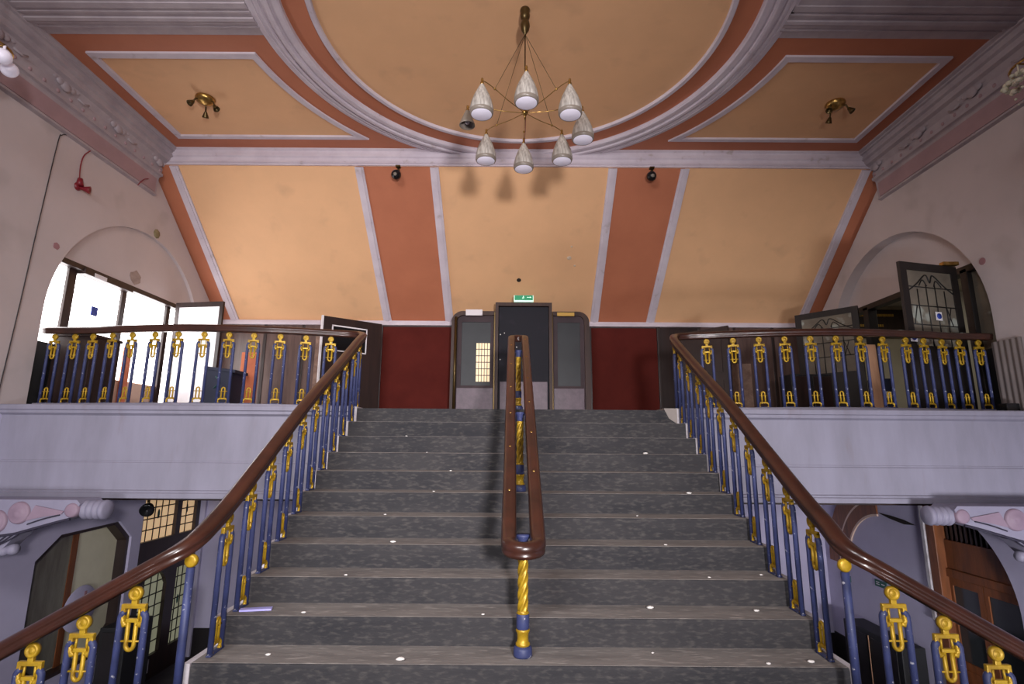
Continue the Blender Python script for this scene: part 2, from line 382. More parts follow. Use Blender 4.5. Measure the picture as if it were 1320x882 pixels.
# side cornices
sc = [(5.96, 8.51), (5.96, 8.47), (6.0, 8.455), (6.0, 8.43), (6.03, 8.42), (6.04, 8.38), (6.02, 8.365), (6.02, 8.33), (6.06, 8.31), (6.07, 8.26), (6.05, 8.25), (6.05, 8.22), (6.11, 8.20), (6.17, 8.12), (6.19, 8.02), (6.16, 8.0), (6.16, 7.955), (6.20, 7.945), (6.22, 7.93), (6.235, 7.64), (6.22, 7.63), (6.22, 7.605), (6.29, 7.59), (6.29, 8.51)]
for sd, nm in ((-1, 'trim_7'), (1, 'trim_8')):
    o = struct(MB().plate([sc], lambda a, b: (sd * a, -3, b), (0, 11.55, 0)).build(nm, M['cornice']))
    MB().box(sd * 6.222 if sd > 0 else -6.24, 6.24 if sd > 0 else -6.222, -2.9, 8.5, 7.645, 7.925).build('pink_band', M['pinkband'], o)
    mb = MB()
    for i in range(26): mb.sphere((sd * 6.185, 3.2 + i * 0.212, 8.045), 0.028, 5, 0, (0.6, 1, 1))
    mb.build('bead_row', M['pinkband'], o)
    for i in range(6):
        y = 3.3 + i * 0.98 + 0.2; mb = MB()
        for dx, dz, r in ((0, 0.0, .085), (0.1, .02, .06), (-.1, .02, .06), (.19, .05, .045), (-.19, .05, .045), (0, .08, .05)):
            mb.sphere((sd * (6.14), y + dx, 8.14 + dz), r, 6, 0, (0.45, 1, 0.8))
        mb.tube([(sd * 6.13, y + .2, 8.1), (sd * 6.12, y + .3, 8.08), (sd * 6.12, y + .38, 8.12)], 0.014, 6)
        mb.build('leaf_ornament', M['cornice'], o)

# ------------------------------------------------------------------ landing, balconies
struct(MB().box(-XW, XW, YL + 0.004, YB, ZL - 0.14, ZL).build('landing_floor', M['palegrey']))  # unseen top, coloured pale to bounce light onto walls and doors
struct(MB().box(-XW, XW, 6.75, 11.35, 2.72, 2.80).build('ceiling_lower', M['darkwood']))
def fascia(name, x0, x1):
    p = [(6.75, 3.86), (6.50, 3.86), (6.49, 3.85), (6.49, 3.80), (6.51, 3.79), (6.51, 3.755), (6.53, 3.745), (6.55, 3.73), (6.55, 3.20), (6.545, 3.195), (6.545, 3.18), (6.535, 3.17), (6.535, 2.86), (6.515, 2.85), (6.515, 2.83), (6.50, 2.82), (6.50, 2.765), (6.75, 2.765)]
    return struct(MB().plate([p], lambda a, b: (x0, a, b), (x1 - x0, 0, 0)).build(name, M['fascia']))
fascia('balcony_fascia', -XW, -W2 - 0.045); fascia('balcony_fascia', W2 + 0.045, XW)
struct(MB().box(-XW, XW, YL + 0.06, 6.95, 2.80, 3.70).build('wall_under_landing', M['lilac']))
# beam behind the fascias
struct(MB().box(-XW, XW, 8.9, 9.2, 2.55, 2.74).build('beam', M['darkwood']))

# ------------------------------------------------------------------ staircase
st = empty('staircase', (0, Y0, 1.938))
tag(st, 'wide worn charcoal stone staircase rising to the landing doors', 'stairs', kind='structure')
for k in range(10):
    y = Y0 + k * TD; z = Z0 + k * RI
    mb = MB()
    # front with a rounded nosing, dusty tread on top
    n = 5; pr = [(y, z - RI - 0.02), (y, z - 0.022)] + [(y + 0.012 - 0.012 * math.cos(a), z - 0.022 + 0.022 * math.sin(a)) for a in [PI / 2 * i / n for i in range(1, n + 1)]]
    pe = pr + [(y + TD + 0.06, z), (y + TD + 0.06, z - RI - 0.02)]
    mb.plate([pe], lambda a, b: (-W2, a, b), (2 * W2, 0, 0))
    mb.box(-W2, W2, y + 0.014, y + TD + 0.001, z - 0.002, z + 0.0025, 1)
    part(st, 'step', mb, [M['step'], M['tread']])
mb = MB().box(-W2, W2, YL, YL + 0.05, ZL - RI - 0.02, ZL + 0.002)
part(st, 'step', mb, M['step'])
for sd in (-1, 1):
    pts = []
    for k in range(10):
        y = Y0 + k * TD; z = Z0 + k * RI
        pts += [(y - 0.008, z - RI + 0.004), (y - 0.008, z + 0.004)]
    pts += [(YL - 0.008, Z0 + 9 * RI + 0.004), (YL - 0.008, ZL + 0.02), (YL + 0.35, ZL + 0.02), (YL + 0.35, ZL - 0.3), (YL, ZL - 0.42), (Y0 + 0.35, Z0 - RI - 0.24), (Y0 - 0.008, Z0 - RI - 0.24)]
    x0 = sd * (W2 + 0.0)
    mb = MB().plate([pts], lambda a, b: (x0, a, b), (sd * 0.04, 0, 0)); part(st, 'stringer', mb, M['stringer'])
mb = MB().plate([[(W2 - .10, ZL - .10), (W2 + .04, ZL - .19), (W2 + .04, ZL + .025), (W2 - .16, ZL + .025)]], lambda a, b: (a, YL - .006, b), (0, .35, 0)); part(st, 'stringer_cap', mb, M['palegrey'])
# soffit
mb = MB().obox((-W2, Y0 + 0.25, Z0 - RI - 0.25), (2 * W2, 0, 0), (0, YL - Y0 - 0.1, 10 * RI - 0.06), (0, 0, 0.06)); part(st, 'soffit', mb, M['blackmatte'])
# half landing the main flight starts from, with its two side flights
struct(MB().box(-1.92, 1.92, -1.2, Y0 + 0.01, 1.79, 1.938).build('half_landing_floor', M['step']))
for sd in (-1, 1):
    fl = empty('side_flight', (sd * 1.95, 1.0, ZF))
    tag(fl, 'flight of stone steps going down under the ' + ('daylit' if sd < 0 else 'dim') + ' balcony', 'stairs', kind='structure')
    for k in range(14):
        z = 1.938 - (k + 1) * RI; x0 = 1.92 + 0.28 * k
        mb = MB().box(min(sd * x0, sd * (x0 + 0.30)), max(sd * x0, sd * (x0 + 0.30)), -0.9, 3.32, max(ZF, z - 0.34), z, b=0.01)
        part(fl, 'step', mb, M['step'])

# ------------------------------------------------------------------ balustrades
RAILP = [(a * .86, b * .86) for a, b in [(-.050, -.045), (-.040, -.052), (.040, -.052), (.050, -.045), (.052, -.022), (.046, -.014), (.060, .0), (.062, .018), (.050, .040), (.028, .052), (-.028, .052), (-.050, .040), (-.062, .018), (-.060, .0), (-.046, -.014), (-.052, -.022)]]
def figure_mesh():
    """gold cast top piece shaped like a small figure; top at z=0, hangs down 0.335"""
    mb = MB()
    mb.lathe([(0.001, .013), (.014, .014), (.018, .008), (.024, .015), (.035, .016), (.039, 0), (.035, -.016), (.024, -.015), (.018, -.008), (.014, -.014), (.001, -.013)], (0, 0, -.04), 18, axis=(0, 1, 0))
    mb.box(-.016, .016, -.011, .011, -.098, -.07, b=.004)                       # neck
    mb.box(-.068, .068, -.012, .012, -.118, -.094, b=.005)                      # shoulders
    for s in (-1, 1):
        mb.box(min(s * .044, s * .068), max(s * .044, s * .068), -.012, .012, -.17, -.1, b=.005)
        mb.tube([(s * .056, 0, -.16), (s * .058, 0, -.185), (s * .046, 0, -.205), (s * .03, 0, -.195)], .0145, 8)
        mb.tube([(s * .031, 0, -.175), (s * .029, 0, -.12)], .007, 6)
    mb.box(-.036, .036, -.011, .011, -.19, -.17, b=.004)                        # waist
    pts = [(-.022, 0, -.185), (-.022, 0, -.3)] + [(.022 * math.cos(a), 0, -.305 + .026 * math.sin(a)) for a in [PI + PI * i / 8 for i in range(9)]] + [(.022, 0, -.3), (.022, 0, -.185)]
    mb.tube(pts, .0115, 8)
    mb.tube([(-.055, 0, -.287), (.055, 0, -.287)], .006, 6)
    return mb.mesh('upper_ornament', M['gold'])
def foot_mesh():
    mb = MB()
    pts = [(-.02, 0, .06), (-.02, 0, .175)] + [(.02 * math.cos(a), 0, .18 + .022 * math.sin(a)) for a in [PI - PI * i / 8 for i in range(9)]] + [(.02, 0, .175), (.02, 0, .06)]
    mb.tube(pts, .009, 8)
    mb.tube([(-.05, 0, .155), (.05, 0, .155)], .005, 6)
    mb.box(-.042, .042, -.011, .011, .052, .072, b=.004)
    for s in (-1, 1):
        mb.tube([(s * .03, 0, .062), (s * .052, 0, .05), (s * .06, 0, .03), (s * .05, 0, .014)], .012, 8)
        mb.sphere((s * .052, 0, .013), .0135, 6)
    return mb.mesh('lower_ornament', M['gold'])
def frame_mesh(h):
    """two blue iron bars with rounded shoulders and a foot bar, height h"""
    mb = MB(); w = .068; top = h - .138
    for s in (-1, 1):
        pts = [(s * w, 0, 0.0), (s * w, 0, top - .03)] + [(s * (w - .024 + .024 * math.cos(a)), 0, top - .03 + .03 * math.sin(a)) for a in [PI / 2 * i / 5 for i in range(1, 6)]]
        rs = [.0185] * (len(pts) - 1) + [.011]
        mb.tube(pts, rs, 8)
    mb.box(-.09, .09, -.016, .016, 0.0, .012, b=.004)
    return mb.mesh('baluster', M['blue'])
FIG, FOOT = figure_mesh(), foot_mesh()
_fr = {}
def baluster(root, x, y, z, h, ang):
    key = round(h, 2)
    if key not in _fr: _fr[key] = frame_mesh(key)
    b = link('baluster', _fr[key], root); l = Vector((x, y, z)) - root.location
    b.location = l; b.rotation_euler = (0, 0, ang)
    u = link('upper_ornament', FIG, b); u.location = (0, 0, key)
    f = link('lower_ornament', FOOT, b)
    return b
def balustrade(sd, bx, label, sx):
    root = empty('balustrade', (sd * 2.0, 6.8, ZL))
    tag(root, label, 'balustrade')
    P = [(6.27, 6.93, 4.862), (5.65, 6.90, 4.862), (5.15, 6.80, 4.862), (4.17, 6.70, 4.862), (3.2, 6.80, 4.862), (2.46, 6.98, 4.862), (2.25, 7.03, 4.862), (2.10, 6.99, 4.845), (2.02, 6.84, 4.79), (1.995, 6.58, 4.675), (1.98, 5.9, 4.29), (1.955, 5.01, 3.81), (1.93, 4.25, 3.365), (1.915, 3.75, 3.07), (1.905, 3.48, 2.93), (1.93, 3.29, 2.825), (2.07, 3.205, 2.722), (2.47, 3.20, 2.492), (2.861, 3.2, 2.272), (4.4, 3.2, 1.41)]
    dx = 0.03 if sd > 0 else 0.0
    path = catmull([(sd * (x if x > 6 else x + dx * (1 if y > 6.6 else 0) - (0.03 if sd > 0 and y < 3.3 else 0)), y, z) for x, y, z in P], 7)
    part(root, 'handrail', MB().sweep(RAILP, path), M['railwood'])
    kp = [Vector((p.x, p.y, ZL + .028)) for p in path if p.y > 6.62 and abs(p.x) > 2.12 and abs(p.x) < 6.26]
    part(root, 'base_kerb', MB().sweep([(-.07, -.027), (.07, -.027), (.07, .022), (.062, .03), (-.062, .03), (-.07, .022)], kp, smooth=False), M['fascia'])
    def on_x(x):   # balcony part
        best = None
        for i in range(len(path) - 1):
            a, b = path[i], path[i + 1]
            if a.y > 6.6 and (a.x - x) * (b.x - x) <= 0 and abs(a.x - b.x) > 1e-6:
                t = (x - a.x) / (b.x - a.x); p = a.lerp(b, t); d = b - a; return p, math.atan2(d.y, d.x)
        return None
    for x in bx:
        r = on_x(x)
        if r is None: continue
        x2 = x
        for _ in range(3):
            r2 = on_x(x2)
            if r2 is None: break
            r = r2; x2 = x * r[0].y / 6.7
        p, a = r; baluster(root, p.x, p.y, ZL + 0.058, p.z - .048 - ZL - .058, a)
    def on_y(y):
        for i in range(len(path) - 1):
            a, b = path[i], path[i + 1]
            if abs(a.x) < 2.06 and (a.y - y) * (b.y - y) <= 0 and abs(a.y - b.y) > 1e-6:
                p = a.lerp(b, (y - a.y) / (b.y - a.y)); d = b - a; return p, math.atan2(d.y, d.x)
    for k in range(11):
        y = Y0 + TD * k + 0.17; z = Z0 + RI * k + (0.02 if k == 10 else 0.004)
        p, a = on_y(y)
        b = baluster(root, p.x if k < 10 else sd * 2.02, y, z, p.z - .055 - z, a)
    for x in sx:
        zr = None
        for i in range(len(path) - 1):
            a, b = path[i], path[i + 1]
            if a.y < 3.28 and (abs(a.x) - x) * (abs(b.x) - x) <= 0 and abs(a.x) > 1.9: p = a.lerp(b, (x - abs(a.x)) / (abs(b.x) - abs(a.x))); zr = p.z
        k = int((x - 1.92) / 0.28); z = 1.938 - RI * (k + 1)
        baluster(root, sd * x, 3.2, z, zr - .055 - z, 0)
    # single corner post with a gold disc
    nx = sd * (1.905 if sd < 0 else 1.868)
    mb = MB().tube([(nx, 3.27, 1.938), (nx, 3.27, 2.70)], .023, 10).box(nx - .035, nx + .035, 3.235, 3.305, 1.938, 1.955, b=.005)
    nw = part(root, 'corner_post', mb, M['blue'])
    mb = MB().lathe([(0.001, .016), (.016, .016), (.02, .01), (.028, .018), (.036, .012), (.038, 0), (.036, -.012), (.028, -.018), (.001, -.016)], (nx, 3.27, 2.735), 16, axis=(0, 1, 0))
    part(root, 'gold_disc', mb, M['gold'], nw)
    return root
LB = [-5.921, -5.663, -5.436, -5.187, -4.932, -4.643, -4.344, -4.013, -3.693, -3.373, -3.033, -2.703, -2.383]
RB = [2.428, 2.766, 3.096, 3.425, 3.754, 4.082, 4.39, 4.677, 4.973, 5.202, 5.437, 5.654, 5.899]
balustrade(-1, LB, 'gold and blue balustrade beside the bright daylit balcony doors', [2.153, 2.419, 2.680, 2.95, 3.22, 3.49])
balustrade(1, RB, 'gold and blue balustrade beside the dim leaded glass balcony doors', [2.076, 2.344, 2.605, 2.87, 3.14, 3.41])

# centre handrail: long narrow loop on twisted gold posts
ch = empty('center_handrail', (0.02, 3.6, Z0))
tag(ch, 'mahogany loop handrail on twisted gold posts down the middle of the stairs', 'handrail')
ya, yb_, za, zb = 3.52, 7.18, 2.80, 4.845
def zc(y): return za + (zb - za) * (y - ya) / (yb_ - ya)
lw = 0.092; pts = []
for i in range(13): a = PI + PI * i / 12; y = ya + lw * math.sin(a) * 1.0; pts.append((0.02 + lw * math.cos(a), y, zc(y) if y > ya else zc(ya) + (y - ya) * 0.25))
for i in range(1, 24): y = ya + (yb_ - ya) * i / 24; pts.append((0.02 + lw, y, zc(y)))
for i in range(13): a = PI * i / 12; y = yb_ + lw * math.sin(a); pts.append((0.02 + lw * math.cos(a), y, zc(yb_) + (y - yb_) * .25))
for i in range(23, 0, -1): y = ya + (yb_ - ya) * i / 24; pts.append((0.02 - lw, y, zc(y)))
LP = [(-.042, -.05), (.042, -.05), (.047, -.03), (.040, -.022), (.050, -.006), (.048, .02), (.036, .038), (.015, .046), (-.015, .046), (-.036, .038), (-.048, .02), (-.050, -.006), (-.040, -.022), (-.047, -.03)]
hr = part(ch, 'handrail', MB().sweep(LP, pts, closed=True), M['railwood'])
for i, y in enumerate((3.95, 4.5, 5.05, 5.6, 6.2, 6.8)):
    for s in (-1, 1):
        y2 = y + (0.22 if s > 0 else 0)
        if y2 > 7.1: continue
        part(ch, 'brass_stud', MB().sphere((0.02 + s * lw, y2, zc(y2) + .046), .013, 6), M['brass'], hr)
for y, k in ((3.64, 0), (5.22, 5), (6.82, 10)):
    z = (Z0 + k * RI + 0.003) if k < 10 else ZL + .002
    top = zc(y) - .03; h = top - z; x = 0.02
    # one turned shaft: blue foot, core and cap
    mb = MB().lathe([(.001, 0), (.058, 0), (.06, .01), (.058, .045), (.052, .056), (.036, .06), (.03, .075), (.03, .15), (.037, .155), (.041, .165), (.041, .24), (.036, .25), (.024, .255), (.024, h - .1), (.03, h - .09), (.034, h - .085), (.034, h - .035), (.05, h - .014), (.05, h), (.001, h)], (x, y, z), 20)
    ps = part(ch, 'post', mb, M['blue'])
    mb = MB().lathe([(.036, .058), (.046, .064), (.044, .076), (.037, .084), (.035, .10), (.036, .13), (.043, .142), (.045, .152), (.04, .158)], (x, y, z), 16)
    # rope-twist shaft
    n, m = 72, 30; vs = []; z1, z2 = z + .245, z + h - .085
    for i in range(n + 1):
        t = i / n
        for j in range(m):
            q = 2 * PI * j / m; r = .0305 + .0042 * math.cos(5 * q - t * 34); r = .031 if i in (0, n) else r
            vs.append((x + r * math.cos(q), y + r * math.sin(q), z1 + (z2 - z1) * t))
    mb.add(vs, [(i * m + j, i * m + (j + 1) % m, (i + 1) * m + (j + 1) % m, (i + 1) * m + j) for i in range(n) for j in range(m)], 0, True)
    mb.lathe([(.031, h - .1), (.038, h - .094), (.033, h - .085)], (x, y, z), 16).lathe([(.034, .242), (.042, .25), (.033, .264)], (x, y, z), 16)
    part(ch, 'twisted_shaft', mb, M['gold'], ps)

# ------------------------------------------------------------------ chandelier
cx, cy = 0.066, 5.47
cl = empty('chandelier', (cx, cy, ZC))
tag(cl, 'brass chandelier with teardrop glass shades hanging from the round ceiling panel', 'chandelier')
mb = MB().lathe([(.001, 0), (.055, 0), (.06, -.02), (.05, -.05), (.058, -.09), (.05, -.13), (.03, -.15)], (cx, cy, ZC), 20)
mb.lathe([(.03, -.15), (.05, -.18), (.058, -.23), (.045, -.29), (.02, -.33), (.006, -.36)], (cx, cy, ZC), 20)
part(cl, 'ceiling_rose', mb, M['bronze'])
part(cl, 'stem', MB().tube([(cx, cy, 8.2), (cx, cy, 7.12)], .008, 8), M['bronze'])
HZ = 7.13
part(cl, 'hub', MB().sphere((cx, cy, HZ), .035, 8).tube([(cx, cy, HZ), (cx, cy, HZ - .08)], .01), M['brass'])
part(cl, 'flex', MB().tube(catmull([(cx + .01, cy + .02, HZ), (cx + .012, cy + .3, HZ - .03), (cx + .01, cy + .6, HZ - .01)]), .004, 6), M['red'])
def shade_meshes(s):
    pr = [(.012, 0), (.024, -.03), (.053, -.09), (.083, -.155), (.106, -.22), (.12, -.28), (.126, -.315), (.125, -.335)]
    a = MB().lathe([(r * s, h * s) for r, h in pr], (0, 0, 0), 24).mesh('glass_shade', M['shade'])
    b = MB().lathe([(.125 * s, -.335 * s), (.1255 * s, -.355 * s), (.118 * s, -.372 * s), (.108 * s, -.374 * s)], (0, 0, 0), 24).mesh('lower_band', M['shadeband'])
    c = MB().lathe([(.11 * s, -.372 * s), (.10 * s, -.378 * s), (.001, -.382 * s)], (0, 0, 0), 24).mesh('opal_disc', M['disc'])
    return a, b, c
SH = shade_meshes(1.0)
cap_me = MB().lathe([(.001, .055), (.012, .05), (.015, .03), (.010, .015), (.020, 0), (.022, -.02), (.014, -.03)], (0, 0, 0), 14).mesh('brass_cap', M['brass'])
for i in range(8):
    a = -PI / 2 + i * PI / 4; dx, dy = math.cos(a), math.sin(a); R = .655
    top = Vector((cx + dx * R, cy + dy * R, 7.165))
    kn = Vector((cx + dx * .47, cy + dy * .47, 7.19))
    pts = [(cx, cy, HZ), (cx + dx * .25, cy + dy * .25, HZ + .02), kn, (cx + dx * .58, cy + dy * .58, 7.20), top + Vector((0, 0, .03))]
    ar = part(cl, 'arm', MB().tube(catmull(pts), .0045, 7).sphere(kn, .014, 6), M['brass'])
    if i % 2 == 1:
        part(cl, 'support_wire', MB().tube([(cx, cy, 8.16), kn], .0028, 5), M['bronze'])
    broken = (i == 6)
    if not broken:
        g = link('glass_shade', SH[0], cl); g.location = top - cl.location
        for nm, me in (('lower_band', SH[1]), ('opal_disc', SH[2])): link(nm, me, g)
        c = link('brass_cap', cap_me, g); c.location = (0, 0, 0)
    else:
        mb = MB().lathe([(.012, 0), (.03, -.03), (.06, -.11), (.085, -.18), (.09, -.2), (.084, -.2), (.05, -.1), (.02, -.03)], (0, 0, 0), 20)
        g = mb.build('broken_shade', M['shadeband'], cl); g.location = top - cl.location; g['label'] = 'short broken glass shade showing its bulb'
        link('brass_cap', cap_me, g)
        MB().sphere((0, 0, -.15), .028, 7, 0, (1, 1, 1.3)).tube([(0, 0, -.03), (0, 0, -.12)], .014).build('bulb', M['whitepanel'], g)

# brass spotlight clusters in the corner panels
def spot(x, y, label, rot):
    r = empty('ceiling_spotlight', (x, y, ZC)); tag(r, label, 'spotlight')
    mb = MB().lathe([(.001, 0), (.135, 0), (.14, -.025), (.12, -.06), (.08, -.09), (.03, -.105), (.001, -.11)], (x, y, ZC), 24)
    part(r, 'rose', mb, M['brass'])
    for i in range(3):
        a = rot + i * 2 * PI / 3; d = Vector((math.cos(a), math.sin(a), 0))
        b = Vector((x, y, ZC - .06)) + d * .09; e = b + d * .07 + Vector((0, 0, -.08))
        hd = part(r, 'spot_arm', MB().tube([b, b + d * .04 + Vector((0, 0, -.01)), e], .012, 8), M['bronze'])
        ax = (d * .6 + Vector((0, 0, -.8))).normalized()
        mb = MB().lathe([(.02, -.01), (.03, .02), (.045, .06), (.048, .075), (.04, .075), (.03, .04), (.001, .03)], e, 16, axis=ax)
        part(r, 'spot_head', mb, [M['bronze']], hd)
spot(-4.70, 7.17, 'brass three arm spotlight in the peach panel nearer the daylit doors', -2.2)
spot(4.78, 7.20, 'brass three arm spotlight in the shaded panel above the leaded doors', -2.6)

# dome cameras under the frieze
def dome(x, label):
    r = empty('dome_camera', (x, 8.45, 8.14)); tag(r, label, 'camera')
    part(r, 'bracket', MB().tube([(x + .02, 8.5, 8.13), (x + .03, 8.46, 8.04)], .022, 8).box(x - .02, x + .06, 8.42, 8.5, 8.11, 8.135, b=.004), M['bronze'])
    part(r, 'dome', MB().sphere((x, 8.43, 7.955), .085, 12), M['black'])
    part(r, 'lens_ring', MB().lathe([(.02, .0), (.03, .01), (.03, .02), (.001, .022)], (x, 8.36, 7.93), 12, axis=(0, -1, -.4)), M['shadeband'])
dome(-2.075, 'black dome camera atop the terracotta band nearer the daylit doors')
dome(2.305, 'black dome camera atop the terracotta band above the dim doors')

# corner pendants just entering the frame
def pendant(x, y, label, z1, crystals):
    r = empty('pendant_lamp', (x, y, ZC)); tag(r, label, 'lamp')
    part(r, 'rod', MB().tube([(x, y, ZC), (x, y, z1 + .2)], .012, 8).lathe([(.001, 0), (.07, 0), (.06, -.03), (.02, -.05)], (x, y, ZC), 16), M['brass'])
    part(r, 'ring', MB().tube([(x + .22 * math.cos(a), y + .22 * math.sin(a), z1 + .2) for a in [2 * PI * i / 20 for i in range(20)]], .012, 6, closed=True).tube([(x - .22, y, z1 + .2), (x + .22, y, z1 + .2)], .008), M['brass'])
    for i in range(6):
        a = 2 * PI * i / 6; gx, gy = x + .22 * math.cos(a), y + .22 * math.sin(a)
        if crystals:
            mb = MB()
            for q in range(14):
                u = random.uniform(0, 2 * PI); v = random.uniform(-1, 1); rr = .06
                mb.sphere((gx + rr * math.cos(u) * math.sqrt(1 - v * v), gy + rr * math.sin(u) * math.sqrt(1 - v * v), z1 + .08 + rr * v), random.uniform(.022, .036), 5, 0, (1, 1, .8))
            mb.tube([(gx, gy, z1 + .1), (gx, gy, z1 + .2)], .008)
            fl = part(r, 'glass_flower', mb, M['crystal'])
            for q in range(2): part(r, 'glass_drop', MB().sphere((gx + .01 + .02 * q, gy, z1 - .05 - .06 * q), .013 - .003 * q, 5), M['crystal'], fl)
        else:
            part(r, 'globe', MB().sphere((gx, gy, z1 + .08), .075, 10).tube([(gx, gy, z1 + .13), (gx, gy, z1 + .2)], .012), M['disc'])
pendant(-5.30, 4.6, 'white globe pendant cut by the picture edge near the daylit side cornice', 7.04, False)
pendant(5.08, 4.6, 'cream glass flower pendant cut by the picture edge on the dim side', 6.90, True)

# ------------------------------------------------------------------ daylit arched doors (X = -XW)
d1 = struct(empty('door_1', (-XW, AY, ZL)), 'arched opening with bright glazed doors and brown frame', 'door')
archi = lambda r, z0: [(AY - r, z0), (AY - r, AZ)] + arc((AY, AZ), r, PI, 0, 40)[1:] + [(AY + r, z0)]
TZ = 5.92
def seg(r, zb):   # circular segment above height zb
    a = math.asin((zb - AZ) / r); return arc((AY, AZ), r, PI - a, a, 36)
part(d1, 'tympanum', MB().plate([seg(AR + .01, TZ)], lambda a, b: (-XW - .06, a, b), (-.1, 0, 0)), M['wall'])
# bright panes
def pane(y0, y1, z0, z1): return MB().box(-XW - .19, -XW - .17, y0, y1, z0, z1)
for y0, y1, z0 in ((6.86, 7.31, 4.75), (7.43, 8.37, 4.6), (8.47, 9.49, 4.4), (9.6, 10.3, ZL)):
    pl = part(d1, 'glass_pane', pane(y0, y1, z0, TZ - .05), M['daylight'])
for y0, y1 in ((7.43, 8.37), (8.47, 9.49)):
    part(d1, 'kick_panel', pane(y0, y1, ZL, 4.42), M['salmon'])
part(d1, 'kick_panel', pane(6.86, 7.31, ZL, 4.75), M['blackmatte'])
mb = MB().box(-XW - .2, -XW - .05, AY - 1.57, AY + 1.57, TZ - .05, TZ + .03, b=.008).box(-XW - .2, -XW - .02, 7.45, 8.45, TZ - .09, TZ - .0, b=.006)
part(d1, 'transom', mb, M['darkwood'])
for y0, y1 in ((7.30, 7.44), (8.37, 8.47), (9.50, 9.60)): part(d1, 'door_post', MB().box(-XW - .2, -XW - .13, y0, y1, ZL, TZ, b=.008), M['darkwood'])
part(d1, 'orange_panel', MB().box(-XW - .17, -XW - .14, 8.62, 8.78, ZL, 4.95), M['orange'])
part(d1, 'blue_sticker', MB().box(-XW - .165, -XW - .155, 7.83, 7.95, 5.30, 5.44), M['stickerblue'])
part(d1, 'white_label', MB().box(-XW - .05, -XW - .015, 7.62, 7.86, TZ - .085, TZ - .03), M['paper'])
# leaf standing open into the landing
hA = Vector((-6.22, 9.50, ZL)); hB = Vector((-5.28, 9.36, ZL)); e = hB - hA; nrm = Vector((e.y, -e.x, 0)).normalized() * .045
ol = part(d1, 'open_leaf', MB().obox(hA + Vector((0, 0, .01)) + e * .0, e * .07, nrm, (0, 0, 2.08)).obox(hA + e * .93, e * .07, nrm, (0, 0, 2.09)).obox(hA + e * .07 + Vector((0, 0, 2.0)), e * .86, nrm, (0, 0, .09)).obox(hA + e * .07 + Vector((0, 0, .01)), e * .86, nrm, (0, 0, .2)), M['darkwood'])
part(d1, 'white_panel', MB().obox(hA + e * .07 + nrm * .3 + Vector((0, 0, .2)), e * .86, nrm * .4, (0, 0, 1.81)), M['whitepanel'], ol)
part(d1, 'pull_handle', MB().tube([hA + e * .2 - nrm * .6 + Vector((0, 0, 1.35)), hA + e * .2 - nrm * .6 + Vector((0, 0, 1.95))], .012, 8), M['bronze'], ol)

# things on the balcony behind the daylit balustrade
ct = empty('reception_counter', (-6.0, 7.36, ZL)); tag(ct, 'dark wooden counter standing in front of the bright arched doors', 'counter')
part(ct, 'body', MB().plate([[(-6.25, ZL + .005), (-5.76, ZL + .005), (-5.76, 4.82), (-6.25, 4.82)]], lambda a, b: (a, 7.1, b), (0, .52, 0)), M['darkwood'])
part(ct, 'worktop', MB().box(-6.27, -5.74, 7.07, 7.64, 4.82, 4.86, b=.008), M['darkwood'])
for x in (-6.13, -5.88): part(ct, 'front_panel', MB().box(x - .1, x + .1, 7.085, 7.1, ZL + .1, 4.7, b=.004), M['darkwood'])
bx = empty('storage_box', (-4.93, 9.0, ZL)); tag(bx, 'navy box with a bag on it behind the daylit balcony rail', 'box')
part(bx, 'body', MB().box(-5.16, -4.72, 8.8, 9.2, ZL + .003, 4.62, b=.02), M['bluebox'])
part(bx, 'flap', MB().obox((-5.18, 8.78, 4.62), (.52, 0, -.06), (0, .44, 0), (0, 0, .05)), M['bluebox'])
part(bx, 'front_mark', MB().tube([(-5.0, 8.795, 4.3), (-4.9, 8.795, 4.4), (-4.98, 8.795, 4.5)], .008, 6), M['dullgreen'])
ob = MB().box(-4.86, -4.56, 9.32, 9.38, ZL + .002, 5.0, b=.01).build('orange_board', M['orange'])
tag(ob, 'orange painted board standing behind the navy box', 'board')

# dark door with a white lined notice, standing open by the top of the stairs
nd = struct(empty('door_2', (-3.3, 10.4, ZL)), 'dark brown door with white outlined notice at the stair top', 'door')
a = Vector((-3.62, 9.75, ZL + .005)); b = Vector((-2.70, 10.45, ZL + .005)); e = b - a; n2 = Vector((e.y, -e.x, 0)).normalized() * .045
part(nd, 'door_leaf', MB().obox(a, e, n2, (0, 0, 1.93)), M['darkwood'])
part(nd, 'door_edge', MB().obox(a - e * .03, e * .03, n2, (0, 0, 1.935)), M['paper'])
def frm(mb, a, e, n, u0, u1, z0, z1, w=.025):
    off = n * 1.0
    for (p, q, r0, r1) in ((u0, u1, z0, z0 + w), (u0, u1, z1 - w, z1)): mb.obox(a + e * p + off + Vector((0, 0, r0)), e * (q - p), n * .15, (0, 0, r1 - r0))
    wu = w / e.length
    for p in (u0, u1 - wu): mb.obox(a + e * p + off + Vector((0, 0, z0)), e * wu, n * .15, (0, 0, z1 - z0))
    return mb
pn = part(nd, 'notice_panel', MB().obox(a + e * .16 + n2 + Vector((0, 0, 1.30)), e * .56, n2 * .1, (0, 0, .46)), M['black'])
part(nd, 'white_outline', frm(MB(), a, e, n2, .14, .74, 1.28, 1.78), M['paper'], pn)
mb = MB()
for i, (u, w, z) in enumerate(((.3, .05, 1.6), (.37, .04, 1.63), (.43, .06, 1.6), (.52, .04, 1.61))): mb.obox(a + e * u + n2 * 1.1 + Vector((0, 0, z)), e * w, n2 * .1, (0, 0, .035))
part(nd, 'lettering', mb, M['paper'], pn)
part(nd, 'blue_sticker', MB().obox(a + e * .12 + n2 + Vector((0, 0, .75)), e * .1, n2 * .08, (0, 0, .1)), M['stickerblue'])
